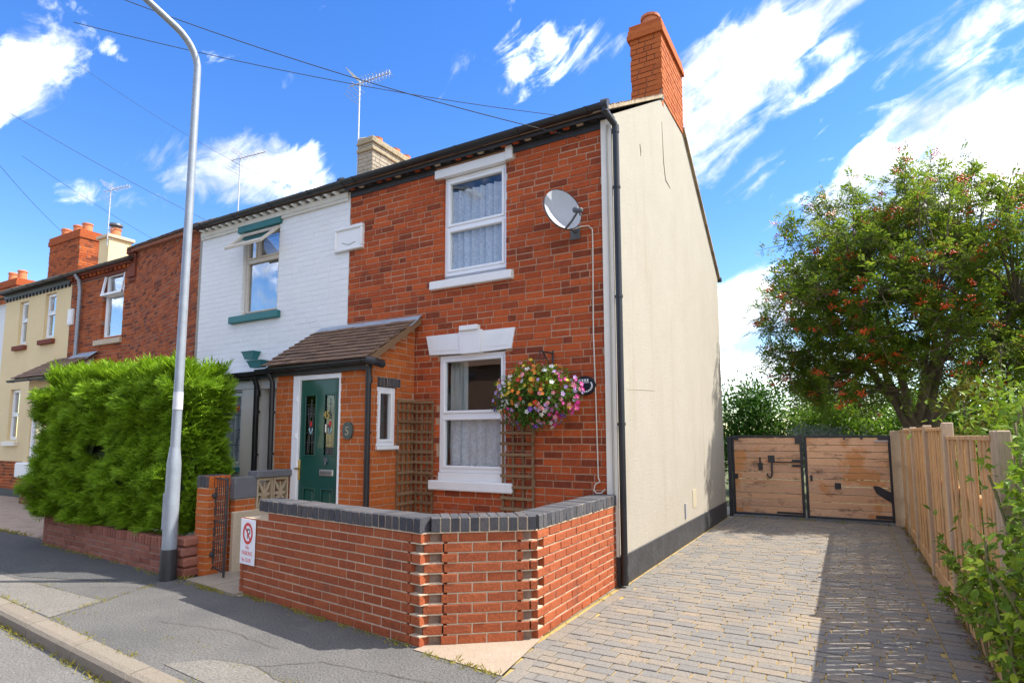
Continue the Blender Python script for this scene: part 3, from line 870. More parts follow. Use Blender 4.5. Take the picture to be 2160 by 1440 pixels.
# eaves: black band, corbelled brick ends, fascia, gutter
mb = MB()
for a, b in ((HX+.01, -2.505), (-1.295, -.13)):
    mb = MB(); mb.box(a, b, -.014, .05, 5.095, 5.175, .004); mb.build('eaves_band', BLACKP, hs)
mb = MB(); mb.box(HX, -.0, -.035, .1, 5.178, 5.25); mb.box(HX, .0, -.13, -.105, 5.17, 5.26, .003); mb.box(HX, -.0, -.105, .0, 5.235, 5.25); mb.build('fascia', BLACKP, hs)
x = HX+.05
i = 0
while x < -.15:
    mb = MB(); mb.box(x, x+.085, -.10, .0, 5.183, 5.232, .008)
    o = mb.build('corbel_brick', [BR_HOUSE[0], BR_HOUSE[0], BLACKP, BEIGE][i*7 % 4], hs)
    x += .172; i += 1
gm = MB()
gutter_run(gm, (HX, -.185, 5.275), (-.03, -.185, 5.275), .058)
gm.tube([(-.05, -.185, 5.265), (.03, -.185, 5.26)], .062, 14)
gm.build('gutter', BLACK, hs)
dm = MB()
downpipe(dm, [(-.012, -.185, 5.25), (-.012, -.18, 5.19), (.02, -.12, 5.13), (.045, -.045, 5.09), (.05, -.025, 5.02), (.05, -.025, 3.4), (.05, -.025, .02)], .036,
         clips=[(.05, -.025, 4.35), (.05, -.025, 3.1), (.05, -.025, 1.7)], sockets=[(.05, -.025, 5.03), (.05, -.025, .28), (-.012, -.185, 5.22), (.05, -.025, .08)])
dm.build('downpipe', BLACK, hs, smooth=True)
dm = MB(); dm.tube([(-.045, -.045, 5.1), (-.05, -.05, 4.9), (-.045, -.045, 4.0), (-.045, -.045, .30)], .009, 6); dm.build('cable_pipe', mat('weathered_pipe', [(.40, .38, .32)], grain=.2), hs)
dm = MB(); dm.box(-.075, -.04, -.06, -.03, .0, .3, .004); dm.build('cable_boot', BLACKP, hs)

# windows of the corner house
wo = window(Wf, hs, fx(-2.374), fx(-1.404), 3.67, 5.01, -.045, .05, [(fx(-2.324), fx(-1.454), 3.72, 4.295), (fx(-2.324), fx(-1.454), 4.335, 4.96)], lab='white framed upper window with net curtain')
curtain(Wf, fx(-2.34), fx(-1.44), 3.72, 4.84, -.12, .020, 8, LACE, wo, 2)
g = MB(); g.fbox(Wf, UW[0], UW[1], 3.60, 3.675, -.12, -.05); g.build('window_packer', DISHG, wo)
g = MB(); g.fbox(Wf, fx(-2.02), fx(-1.74), 4.972, 4.988, -.046, -.038, .002); g.build('trickle_vent', UPVC, wo)
mb = MB(); mb.fbox(Wf, fx(-2.55), fx(-1.30), 3.49, 3.60, -.05, .065, .010); mb.build('window_sill', WHITE, hs)
mb = MB(); mb.fbox(Wf, fx(-2.50), fx(-1.40), 5.012, 5.13, -.05, .035, .006); mb.fbox(Wf, fx(-1.398), fx(-1.298), 5.02, 5.20, -.05, .04, .006); mb.build('window_head', WHITE, hs)
wo = window(Wf, hs, fx(-2.43), fx(-1.416), 1.12, 2.615, -.045, .05, [(fx(-2.38), fx(-1.466), 1.17, 1.815), (fx(-2.38), fx(-1.466), 1.865, 2.565)], lab='white framed ground floor window with lace curtain')
curtain(Wf, fx(-2.31), fx(-1.44), 1.18, 1.84, -.12, .020, 7, LACE, wo, 5, scallop=.03)
curtain(Wf, fx(-2.38), fx(-2.10), 1.15, 2.58, -.20, .02, 4, CURT, wo, 6)
curtain(Wf, fx(-1.56), fx(-1.42), 1.15, 2.58, -.22, .015, 2, CURT, wo, 7)
mb = MB(); mb.fbox(Wf, LW[0], LW[1], 1.02, 1.118, -.12, -.02, .004); mb.fbox(Wf, fx(-2.535), fx(-1.30), .90, 1.02, -.05, .06, .012); mb.build('window_sill', WHITE, hs)
mb = MB()
P = lambda x, z, ww: Wf(fx(x), z, ww)
mb.prism([P(-2.557, 2.632, .022), P(-2.05, 2.620, .022), P(-2.075, 2.885, .022), P(-2.615, 2.885, .022)], (0, .06, 0))
mb.prism([P(-1.765, 2.620, .022), P(-1.321, 2.632, .022), P(-1.272, 2.885, .022), P(-1.74, 2.885, .022)], (0, .06, 0))
mb.prism([P(-2.055, 2.612, .045), P(-1.76, 2.612, .045), P(-1.735, 2.90, .045), P(-2.08, 2.90, .045)], (0, .09, 0))
mb.fbox(Wf, fx(-2.06), fx(-1.78), 2.90, 2.965, -.05, .075, .008)
for x0, x1, x2, x3 in ((-2.51, -2.11, -2.13, -2.55), (-1.70, -1.37, -1.33, -1.685)):
    mb.prism([P(x0, 2.675, .026), P(x1, 2.675, .026), P(x2, 2.845, .026), P(x3, 2.845, .026)], (0, .01, 0))
mb.build('window_lintel', WHITE, hs)

# ---- porch
pc = thing('porch', None, None, (-3.6, -.4, 0)); pc.parent = hs; pc.location = Vector((-3.6, -.4, 0))-OFF[hs.name]
PX0, PX1, PY = -4.46, -2.82, -.875
Wp = Wall(PX0, PY, 0, 0)                # front
Ws = Wall(PX1, PY, 0, pi/2)             # side facing the window
px = lambda x: x-PX0
DO = (px(-4.115), px(-3.262), .14, 2.365)
sy = lambda y: y-PY
SWN = (sy(-.70), sy(-.345), 1.455, 2.19)
ptop = lambda u: 2.50+u*.685
mb = backing(Wp, 1.64, 2.50, [DO], -.006, .1)
b2 = backing(Ws, .875, 2.48, [SWN], -.006, .1)
mb.add(b2.v, b2.f)
mb.add([Ws(0, 2.48, -.006), Ws(.875, 2.48, -.006), Ws(.875, 3.07, -.006)], [(0, 1, 2)])
b3 = backing(Wall(PX0, 0, 0, -pi/2), .875, 2.5, []); mb.add(b3.v, b3.f)
mb.build('porch_wall', MORTAR, pc)
lay(Wp, [q for q in rects(1.64, 2.46, .0823, .232, 6, [DO], headers=.35) if q[3] > .3], pc, BR_PORCH, 60, seed=61, depth=.1, jit=.004)
nh = [SWN, (sy(-.71), sy(-.27), 2.19, 2.31), (sy(-.72), sy(-.32), 1.40, 1.46)]
lay(Ws, [q for q in rects(.872, 3.1, .0823, .232, 8, nh, top=ptop, headers=.3) if q[3] > .45], pc, BR_PORCH, 90, seed=62, depth=.1, jit=.004)
lay(Ws, [(sy(-.70)+i*.0615, sy(-.70)+i*.0615+.052, 2.195, 2.305) for i in range(7)], pc, BR_BLUE, 9, seed=63, name='lintel_brick')
wo = window(Ws, pc, SWN[0], SWN[1], 1.46, 2.185, -.03, .045, lab='small white side window')
mb = MB(); mb.fbox(Ws, SWN[0]-.02, SWN[1]+.02, 1.41, 1.458, -.05, .04, .008); mb.build('porch_sill', WHITE, pc)
mb = MB(); mb.box(PX0+.02, PX1-.02, PY+.1, -.01, .0, .14); mb.build('step', SLAB, pc)
# porch roof
PR0 = Vector((-4.62, -.985, 2.475)); PS = Vector((0, .985, .66)); PL = PS.length; PS.normalize()
mb = MB()
mb.hexa([(PX0-.13, -.985, 2.44), (PX1+.09, -.985, 2.44), (PX1+.09, -.005, 3.10), (PX0-.13, -.005, 3.10), (PX0-.13, -.985, 2.47), (PX1+.09, -.985, 2.47), (PX1+.09, -.005, 3.13), (PX0-.13, -.005, 3.13)])
po = mb.build('porch_roof', WOOD_T, pc)
tpz = random.Random(8)
for q in tile_roof(Vector((PX0-.15, -1.0, 2.472)), Vector((1, 0, 0)), PS, PX1+.10-(PX0-.15), PL-.10, .17, .108, .018, 9, .03):
    mb = MB(); mb.hexa(q); o = mb.build('porch_tile', TILE, pc)
mb = MB()
mb.prism([(PX1+.085, -1.0, 2.40), (PX1+.085, -.01, 3.065), (PX1+.085, -.01, 3.15), (PX1+.085, -1.0, 2.487)], (.022, 0, 0))
mb.build('barge_board', WOOD_T, pc)
mb = MB()
pts = [(-.22, 2.995+.0), (-.10, 3.085), (-.045, 3.14), (-.008, 3.165)]
for (ya, za), (yb, zb) in zip(pts, pts[1:]):
    mb.hexa([(PX0-.14, ya, za+.012), (PX1+.12, ya, za+.012), (PX1+.12, yb, zb+.012), (PX0-.14, yb, zb+.012), (PX0-.14, ya, za+.022), (PX1+.12, ya, za+.022), (PX1+.12, yb, zb+.022), (PX0-.14, yb, zb+.022)])
mb.build('lead_flashing', LEAD, pc)
mb = MB(); mb.box(PX0-.1, PX1+.09, -.93, -.895, 2.37, 2.455, .004); mb.build('porch_fascia', BLACKP, pc)
mb = MB(); gutter_run(mb, (PX0-.24, -1.0, 2.465), (PX1+.12, -1.0, 2.485), .052, every=.55)
mb.tube([(PX1+.1, -1.0, 2.47), (PX1+.17, -.97, 2.455), (PX1+.16, -.80, 2.44)], .05, 12)
mb.build('porch_gutter', BLACK, pc)
mb = MB(); downpipe(mb, [(PX1+.06, -.93, 2.44), (PX1+.05, -.915, 2.30), (PX1+.05, -.905, .02)], .034, clips=[(PX1+.05, -.905, 1.62)], sockets=[(PX1+.05, -.905, 2.25), (PX1+.05, -.905, .7)]); mb.build('porch_downpipe', BLACK, pc, smooth=True)
mb = MB(); downpipe(mb, [(PX0-.07, -.95, 2.42), (PX0-.05, -.90, 2.3), (PX0-.05, -.88, .05)], .034, clips=[(PX0-.05, -.88, 1.9), (PX0-.05, -.88, 1.35)]); mb.build('porch_downpipe', BLACK, pc, smooth=True)
# door
mb = MB()
mb.fbox(Wp, DO[0], px(-3.995), .14, 2.365, -.07, .012, .006); mb.fbox(Wp, px(-3.290), DO[1], .14, 2.365, -.07, .010, .006); mb.fbox(Wp, px(-3.995), px(-3.290), 2.298, 2.362, -.07, .011, .006)
mb.build('door_frame', UPVC, pc)
dr = MB()
d0, d1, dz0, dz1 = px(-3.993), px(-3.292), .15, 2.296
gl = [(px(-3.905), px(-3.715), 1.335, 2.10), (px(-3.565), px(-3.375), 1.335, 2.10)]
pn = [(px(-3.90), px(-3.70), .35, .92), (px(-3.58), px(-3.385), .35, .92)]
for a0, a1, b0, b1 in cells(d1-d0, dz1-dz0, [(h[0]-d0, h[1]-d0, h[2]-dz0, h[3]-dz0) for h in gl+pn]):
    dr.fbox(Wp, a0+d0, a1+d0, b0+dz0, b1+dz0, -.055, -.022)
do = dr.build('door', TEAL, pc)
mb = MB()
for h in pn:
    mb.fbox(Wp, *h, -.05, -.034); mb.fbox(Wp, h[0]+.035, h[1]-.035, h[2]+.035, h[3]-.035, -.05, -.020, .014)
for h in gl+pn:
    for a0, a1, b0, b1 in ((h[0]-.012, h[0]+.008, h[2]-.012, h[3]+.012), (h[1]-.008, h[1]+.012, h[2]-.012, h[3]+.012), (h[0]+.008, h[1]-.008, h[3]-.008, h[3]+.012), (h[0]+.008, h[1]-.008, h[2]-.012, h[2]+.008)):
        mb.fbox(Wp, a0, a1, b0, b1, -.03, -.014, .005)
mb.build('door_panel', TEAL, pc)
for h in gl:
    g = MB(); g.fbox(Wp, *h, -.045, -.038); g.build('door_glass', OBSC, pc)
    cu_ = (h[0]+h[1])/2
    g = MB()
    for z0, z1 in ((1.36, 1.95),):
        for du in (-.062, -.03, .03, .062):
            g.tube([Wp(cu_+du, z0, -.037), Wp(cu_+du*.5, (z0+z1)/2, -.037), Wp(cu_+du, z1, -.037)], .003, 4)
    for zz in (1.5, 1.62, 1.86, 1.98):
        g.tube([Wp(cu_-.085, zz, -.037), Wp(cu_+.085, zz, -.037)], .0025, 4)
    for k in range(6):
        zz = 1.82+k*.04
        g.tube([Wp(cu_-.012, zz, -.037), Wp(cu_, zz+.03, -.037), Wp(cu_+.012, zz, -.037)], .004, 4)
    g.build('lead_came', DISHD, pc)
    g = MB()
    g.prism([Wp(cu_+.026*sin(a)*(.8+.2*cos(2*a)), 1.735+.034*cos(a), -.036) for a in [i*pi/5 for i in range(10)]], (0, -.003, 0))
    g.build('glass_rose', RED, pc)
    g = MB()
    for s_ in (-1, 1):
        g.prism([Wp(cu_, 1.60, -.036), Wp(cu_+s_*.045, 1.665, -.036), Wp(cu_+s_*.02, 1.69, -.036)], (0, -.003, 0))
    g.build('glass_leaf', mat('pale_blue_glass', [(.30, .45, .47)], rough=.2, grain=.05), pc)
mb = MB(); mb.fbox(Wp, px(-3.615), px(-3.375), 1.085, 1.165, -.03, -.012, .006); mb.build('letter_box', STEEL, pc)
mb = MB(); mb.fbox(Wp, px(-3.595), px(-3.395), 1.105, 1.145, -.02, -.009, .004); mb.build('letter_flap', mat('worn_steel', [(.30, .29, .27)], rough=.5, metal=1, grain=.4), pc)
mb = MB(); mb.fbox(Wp, px(-4.018), px(-3.965), 1.02, 1.28, -.03, -.008, .008); mb.tube([Wp(px(-3.99), 1.17, -.01), Wp(px(-3.99), 1.17, .05), Wp(px(-3.90), 1.165, .055)], .011, 8); mb.build('door_handle', BRASS, pc, smooth=True)
mb = MB(); mb.tube([Wp(px(-3.505), 1.28, -.025), Wp(px(-3.505), 1.28, -.008)], .032, 12); mb.tube([Wp(px(-3.505), 1.265, -.01), Wp(px(-3.505), 1.225, -.006)], .012, 8); mb.build('door_lock', DISHD, pc)
mb = MB(); mb.fbox(Wp, px(-3.525), px(-3.498), 1.62, 1.73, -.03, .004, .008); mb.build('door_knocker', STEEL, pc)
text_mesh('45', .135, Wp, px(-3.515), 1.80, -.018, BRASS, pc, 'door_number', .8, .004)
mb = MB(); mb.lathe([(.0, 0)], 0, 0, 3); mb = MB()
bp_ = [Wp(px(-3.112)+.085*cos(a)*(1 if abs(cos(a)) < .8 else .95), 1.645+.115*sin(a)*(1 if abs(sin(a)) < .8 else .93), .028) for a in [i*2*pi/14 for i in range(14)]]
mb.prism(bp_, (0, .03, 0)); mb.build('number_plate', mat('slate_plaque', [(.06, .075, .06), (.10, .12, .10)], 20, rough=.6, grain=.3), pc)
text_mesh('5', .15, Wp, px(-3.112), 1.59, .030, mat('dull_gold', [(.35, .32, .22)], rough=.5, grain=.2), pc, 'plate_number', .9, .003)
mb = MB()
for z_ in (1.55, 2.02): mb.fbox(Wp, px(-4.05), px(-4.02), z_, z_+.07, .008, .022, .004)
mb.build('door_hinge', UPVC, pc)

# ================================================================== WHITE HOUSE NEXT DOOR
wh = thing('white_house', 'white painted brick terrace house with teal trim beside the orange brick house', 'house', (-6, 0, 0))
WX0 = -7.69
Ww = Wall(WX0, 0, 0, 0)
wx = lambda x: x-WX0
WU = (wx(-6.53), wx(-5.63), 3.56, 4.99)
backing(Ww, 3.608, 5.2, [WU], -.003, .12).build('front_wall', MORTAR_WHITE, wh)
no = [WU, (wx(-6.75), wx(-5.54), 3.45, 3.565), (wx(-6.62), wx(-5.58), 4.985, 5.2)]
rc = [q for q in rects(3.608, 5.05, .0823, .236, 15, no, headers=.2, j=.007) if q[3] > 2.3]
lay(Ww, rc, wh, BR_WHITE, 300, seed=71, jit=.0012)
mb = MB(); mb.box(WX0-.0, HX-.1, .14, 6.0, 2.86, 3.0); mb.box(WX0, HX-.1, 6.0, 6.1, -.02, 4.9); mb.box(WX0-.1, WX0, .02, 6.1, -.02, 5.2); mb.box(WX0, HX-.1, 0, 6, -.03, .02); mb.build('inner_walls', INSIDE, wh)
roof_slopes(WX0, HX-.002, wh, seed=43)
mb = MB(); mb.box(WX0, HX-.02, -.03, .05, 5.055, 5.10, .003); mb.box(WX0, HX-.02, -.045, .05, 5.10, 5.185, .006); mb.box(WX0, HX-.005, -.11, .05, 5.235, 5.26); mb.build('cornice', mat('cornice_paint', [(.60, .57, .50), (.70, .68, .62)], 6, rough=.7, grain=.15, dirt=(((.25, .22, .15), 5, .62, .8, .6),)), wh)
x = WX0+.06
while x < HX-.1:
    mb = MB(); mb.tube([(x+.045, -.125, 5.205), (x+.045, -.03, 5.205)], [.032, .045], 8); mb.build('corbel_knob', WHITE, wh, smooth=True); x += .182
mb = MB(); mb.box(WX0, HX-.003, -.135, -.112, 5.20, 5.262, .003); mb.build('fascia', BLACKP, wh)
mb = MB(); gutter_run(mb, (WX0-.02, -.185, 5.262), (HX+.02, -.185, 5.272), .058); mb.tube([(HX-.04, -.185, 5.27), (HX+.04, -.185, 5.27)], .064, 12); mb.build('gutter', BLACK, wh)
mb = MB(); mb.fbox(Ww, wx(-6.64), wx(-5.575), 4.99, 5.10, -.04, .05, .006); mb.build('window_head', TEAL2, wh)
mb = MB(); mb.fbox(Ww, wx(-6.76), wx(-5.54), 3.45, 3.565, -.05, .07, .008); mb.build('window_sill', TEAL2, wh)
WFR = mat('tan_frame', [(.55, .48, .40), (.62, .56, .48)], 8, rough=.6, grain=.1)
wo = window(Ww, wh, WU[0], WU[1], 3.567, 4.985, -.06, .045, [(WU[0]+.045, WU[1]-.045, 3.612, 4.48), (WU[0]+.045, WU[0]+.28, 4.525, 4.94), (WU[0]+.32, WU[1]-.045, 4.525, 4.94)], m=WFR, glass=GLASS_B, sash=.028, lab='window with its top light propped open')
curtain(Ww, WU[0]+.05, WU[0]+.32, 3.6, 4.5, -.18, .02, 4, CURT, wo, 8)
curtain(Ww, WU[1]-.22, WU[1]-.06, 3.6, 4.5, -.19, .02, 3, CURT, wo, 9)
# propped open top light
P = lambda u, v, ww: Ww(u, v, ww)
mb = MB()
hz, hw, oz, ow = 4.95, -.02, 4.60, .34
def opn(t, u, th=0): return Ww(u, hz+(oz-hz)*t+th*.9, hw+(ow-hw)*t+th*.4)
for u0_, u1_, t0_, t1_ in ((WU[0], WU[0]+.05, 0, 1), (WU[1]-.05, WU[1], 0, 1), (WU[0]+.05, WU[1]-.05, 0, .12), (WU[0]+.05, WU[1]-.05, .86, 1)):
    mb.hexa([opn(t1_, u0_), opn(t1_, u1_), opn(t0_, u1_), opn(t0_, u0_), opn(t1_, u0_, .04), opn(t1_, u1_, .04), opn(t0_, u1_, .04), opn(t0_, u0_, .04)])
mb.build('open_light', WFR, wo)
mb = MB(); mb.hexa([opn(.87, WU[0]+.05, .015), opn(.87, WU[1]-.05, .015), opn(.11, WU[1]-.05, .015), opn(.11, WU[0]+.05, .015), opn(.87, WU[0]+.05, .021), opn(.87, WU[1]-.05, .021), opn(.11, WU[1]-.05, .021), opn(.11, WU[0]+.05, .021)]); mb.build('pane', GLASS_B, wo)
# bay with lean-to roof
BY = -.52
Wb = Wall(-7.1, BY, 0, 0); bx = lambda x: x+7.1
BW = (bx(-6.62), bx(-5.64), 1.13, 2.24)
mb = backing(Wb, 1.88, 2.48, [BW], 0, .1)
b2 = backing(Wall(-5.22, BY, 0, pi/2), .5, 2.48, []); mb.add(b2.v, b2.f)
mb.build('bay_wall', WHITE, wh)
mb = MB(); mb.fbox(Wb, bx(-7.1), bx(-5.20), 2.27, 2.40, 0, .03, .006); mb.fbox(Wb, bx(-5.63), bx(-5.24), .02, 2.268, 0, .025, .006); mb.box(-5.10, -4.88, -.40, -.02, .0, 2.36, .006); mb.fbox(Wb, bx(-5.2), bx(-4.80), 2.262, 2.42, -.1, .02, .006); mb.build('bay_pilaster', CREAMP, wh)
mb = MB(); mb.fbox(Wb, BW[0]-.03, BW[1]+.03, 1.06, 1.128, -.03, .07, .006); mb.build('bay_sill', TEAL2, wh)
wo = window(Wb, wh, *BW, -.03, .04, sash=.03, m=WHITE, lab='leaded bay window with a red heart')
mb = MB()
for k in range(9):
    u = BW[0]+.08+k*.105; mb.tube([Wb(u, 1.2, -.058), Wb(u, 2.17, -.058)], .004, 4)
for zz in (1.45, 1.68, 1.9): mb.tube([Wb(BW[0]+.07, zz, -.058), Wb(BW[1]-.07, zz, -.058)], .005, 4)
for a, b in ((0, .3), (.35, .0)): mb.tube([Wb(BW[1]-.36+a, 1.22+b, -.057), Wb(BW[1]-.2, 1.45, -.057), Wb(BW[1]-.12+a*.2, 1.7, -.057)], .006, 4)
mb.build('lead_came', DISHD, wo)
mb = MB(); c_ = (BW[1]-.20, 2.0)
mb.prism([Wb(c_[0]+.0045*16*sin(a)**3, c_[1]+.0042*(13*cos(a)-5*cos(2*a)-2*cos(3*a)), -.052) for a in [i*2*pi/20 for i in range(20)]], (0, -.004, 0)); mb.build('heart_motif', RED, wo)
curtain(Wb, BW[0]+.03, BW[1]-.03, 1.15, 2.12, -.12, .012, 9, LACE, wo, 12)
mb = MB(); mb.hexa([(-7.2, -.62, 2.46), (-4.86, -.62, 2.46), (-4.86, 0, 2.52), (-7.2, 0, 2.52), (-7.2, -.62, 2.50), (-4.86, -.62, 2.50), (-4.86, 0, 2.56), (-7.2, 0, 2.56)])
bo = mb.build('bay_roof', LEAD, wh)
mb = MB(); mb.box(-7.2, -4.84, -.645, -.62, 2.41, 2.49, .003)
for x in (-6.6, -6.1, -5.6): mb.box(x, x+.1, -.62, -.52, 2.40, 2.46)
mb.build('bay_fascia', BLACKP, wh)
mb = MB(); gutter_run(mb, (-7.2, -.69, 2.485), (-4.80, -.69, 2.50), .05, every=.7); mb.build('bay_gutter', BLACK, wh)
mb = MB(); downpipe(mb, [(-5.23, -.66, 2.45), (-5.23, -.60, 2.3), (-5.23, -.585, .05)], .04, clips=[(-5.23, -.585, 1.93), (-5.23, -.585, 1.32)], sockets=[(-5.23, -.59, 2.2)]); mb.build('bay_downpipe', BLACK, wh, smooth=True)
for (x0, x1, y0, z0, z1) in ((-6.26, -5.98, -.14, 2.81, 2.92), (-5.62, -5.30, -.50, 2.60, 2.69)):
    mb = MB()
    mb.hexa([(x0+.05, y0+.02, z0), (x1-.05, y0+.02, z0), (x1-.05, y0+.13, z0), (x0+.05, y0+.13, z0), (x0, y0, z1), (x1, y0, z1), (x1, y0+.14, z1), (x0, y0+.14, z1)])
    mb.box(x0-.01, x1+.01, y0-.01, y0+.15, z1, z1+.018, .004)
    mb.build('rain_hopper', TEAL2, wh)
# white house chimney
ch = thing('chimney', None, None, (-6.05, 2.9, 6.5)); ch.parent = wh; ch.location = Vector((-6.05, 2.9, 6.5))-OFF[wh.name]
mb = MB(); mb.box(-6.24, -5.87, 2.31, 3.70, 6.0, 7.60); mb.build('chimney_core', BR_OCHRE[1], ch)
lay(Wall(-6.25, 2.30, 6.2, 0), rects(.39, 1.28, .082, .236, 5, headers=.3), ch, BR_OCHRE, 40, depth=.08)
lay(Wall(-5.86, 2.30, 6.2, pi/2), rects(1.4, 1.28, .082, .236, 6, headers=.3), ch, BR_OCHRE, 60, depth=.08)
mb = MB()
for z0, z1, p in ((7.32, 7.40, .03), (7.48, 7.54, .035), (7.54, 7.62, .015)): mb.box(-6.25-p, -5.86+p, 2.30-p, 3.70+p, z0, z1, .012)
mb.build('corbel', mat('lichen_stone', [(.22, .18, .12), (.34, .28, .18), (.16, .13, .10)], 8, rough=.95, bump=.01, bs=30), ch)
for yy in (2.6, 3.15, 3.5):
    mb = MB(); mb.lathe([(0, 7.6), (.12, 7.6), (.115, 7.70), (.125, 7.72), (.10, 7.73), (0, 7.72)], -6.03, yy, 14); mb.build('chimney_pot', TERRA, ch, smooth=True)

# name plaque across the two fronts
t = thing('wall_plaque', 'blank white stone plaque across the joint of white and red walls', 'plaque', (-4.06, 0, 4.47))
mb = MB(); mb.fbox(Wf, fx(-4.33), fx(-3.79), 4.30, 4.635, -.02, .03, .006); mb.build('slab', WHITE, t)
mb = MB()
for a0, a1, b0, b1 in ((-4.345, -3.785, 4.60, 4.655), (-4.345, -3.785, 4.285, 4.325), (-4.345, -4.305, 4.325, 4.60), (-3.825, -3.785, 4.325, 4.60)): mb.fbox(Wf, fx(a0), fx(a1), b0, b1, -.02, .055, .010)
mb.build('border', WHITE, t)
mb = MB(); mb.tube([Wf(fx(-4.2), 4.42, .031), Wf(fx(-4.07), 4.37, .031), Wf(fx(-3.93), 4.40, .031)], .005, 5); mb.build('crack', mat('crack_dark', [(.2, .19, .18)]), t)

# ================================================================== LEFT-HAND TERRACE (stands back a little)
LY = 1.1
KK = (6.117+LY)/6.117
lx = lambda x: 2.173+(x-2.173)*KK      # positions read on the front plane, moved back to y = LY
lz = lambda z: 1.567+(z-1.567)*KK
RX0, RX1 = lx(-12.34), lx(-9.86)
EZ = lz(5.0)
rh = thing('red_house', 'red brick terrace house with grey downpipe between the white and the cream house', 'house', (-12, LY, 0))
Wr = Wall(RX0, LY, 0, 0)
ru = lambda x: lx(x)-RX0
RW = (ru(-11.0), ru(-10.22), lz(3.58), lz(4.93))
W_ = RX1-RX0
backing(Wr, W_, EZ, [RW], -.006, .14).build('front_wall', MORTAR_D, rh)
no = [RW, (ru(-11.17), ru(-10.19), lz(3.42), lz(3.54)), (ru(-11.12), ru(-9.92), lz(4.93), lz(5.10))]
lay(Wr, [q for q in rects(W_, EZ-.16, .0823, .236, 81, no, headers=.25) if q[3] > 2.4], rh, BR_RED2, 150, seed=82, jit=.004)
# splayed flank back to the white house
A_, B_ = Vector((RX1, LY, 0)), Vector((WX0-.02, .06, 0))
th = atan2(B_.y-A_.y, B_.x-A_.x); FL = (B_-A_).length
Wk = Wall(A_.x, A_.y, 0, th)
FT0, FT1 = lz(5.23), 5.30
backing(Wk, FL, 5.26, [], -.006).build('flank_wall', MORTAR_D, rh)
mb = MB(); mb.add([Wk(0, 5.26, -.006), Wk(FL, 5.26, -.006), Wk(0, FT0, -.006)], [(0, 1, 2)]); mb.build('flank_top', MORTAR_D, rh)
lay(Wk, [q for q in rects(FL, 5.9, .0823, .236, 83, top=lambda u: FT0+(FT1-FT0)*u/FL-.03, headers=.25) if q[3] > 2.2], rh, BR_RED2, 150, seed=84, jit=.004)
mb = MB(); mb.box(RX0, RX1, LY+.15, 7, 2.9, 3.0); mb.box(RX0, WX0-.1, 7, 7.1, 0, 6); mb.box(RX0, RX1, LY, 7, -.03, .02); mb.box(RX0-.1, RX0, LY+.05, 7.0, 0, EZ); mb.build('inner_walls', INSIDE, rh)
mb = MB()
mb.hexa([Wk(-.1, FT0-.03, .10), Wk(FL, FT1-.03, .10), Wk(FL, FT1-.03, -.05), Wk(-.1, FT0-.03, -.05), Wk(-.1, FT0+.02, .12), Wk(FL, FT1+.02, .12), Wk(FL, FT1+.02, -.05), Wk(-.1, FT0+.02, -.05)])
mb.build('verge_course', mat('verge_red', [(.28, .09, .045), (.36, .14, .08)], 8, rough=.9, grain=.3), rh)
roof_slopes(RX0, RX1+.05, rh, ez=EZ+.05, ey=LY-.2, ry=LY+3.0, by=LY+6.2, seed=45)
tb = MB()
R2 = Vector((0, 3.0, 1.75)).normalized()
S0, S1 = Wk(-.12, FT0+.02, .16), Wk(FL+.1, FT1+.02, .16)
Uf = (S1-S0).normalized()
Sf = Vector((0, .86, .50))
for q in tile_roof(S0, Uf, (Sf-Uf*Sf.dot(Uf)).normalized(), (S1-S0).length, 2.4, .17, .12, .016, 5): tb.hexa(q)
tb.build('flank_tiles', TILE_J, rh, kind='stuff')
g = MB(); g.hexa([S0, S1, S1+Vector((0, 3, 1.7)), S0+Vector((0, 3, 1.7)), S0+Vector((0, 0, .012)), S1+Vector((0, 0, .012)), S1+Vector((0, 3, 1.712)), S0+Vector((0, 3, 1.712))]); g.build('flank_roof', TILE_J, rh)
mb = MB(); mb.fbox(Wr, 0, W_+.02, EZ-.16, EZ-.10, -.05, .03, .006); mb.fbox(Wr, 0, W_+.02, EZ-.03, EZ+.03, -.05, .14, .006); mb.build('eaves_course', BR_DARKRED[1], rh)
u = .08
while u < W_-.1:
    mb = MB(); mb.fbox(Wr, u, u+.09, EZ-.10, EZ-.03, -.05, .09, .006); mb.build('corbel_brick', BR_RED2[0], rh); u += .19
mb = MB()
for z0, z1, p in ((lz(4.62), lz(4.70), .03), (lz(4.70), lz(5.16), .07), (lz(5.16), lz(5.28), .11)): mb.fbox(Wr, W_-.22, W_+.10, z0, z1, -.1, p, .012)
mb.build('kneeler', BR_DARKRED[1], rh)
mb = MB(); gutter_run(mb, (RX0, LY-.19, EZ+.06), (RX1+.1, LY-.19, EZ+.06), .06); mb.build('gutter', mat('brown_gutter', [(.045, .035, .03), (.07, .05, .045)], 8, rough=.6), rh)
mb = MB(); mb.fbox(Wr, ru(-11.12), ru(-9.95), lz(4.935), lz(5.09), -.1, .02, .006); mb.build('window_lintel', mat('sandstone', [(.42, .26, .15), (.5, .33, .2)], 5, rough=.9, grain=.2), rh)
mb = MB(); mb.fbox(Wr, ru(-11.19), ru(-10.17), lz(3.43), lz(3.535), -.1, .06, .005); mb.build('window_sill', BEIGE, rh)
um = RW[3]-.56
wo = window(Wr, rh, RW[0], RW[1], lz(3.545), RW[3], -.07, .05, [(RW[0]+.05, RW[1]-.05, lz(3.545)+.05, um), (RW[0]+.05, RW[1]-.05, um+.05, RW[3]-.05)], glass=GLASS_B, m=UPVC)
curtain(Wr, RW[0]+.3, RW[1]-.05, lz(3.6), RW[3]-.08, -.2, .02, 5, CURT, wo, 4)
mb = MB(); mb.fbox(Wr, RW[0]-.02, RW[1]+.0, um-.02, um+.04, -.07, .07, .01)
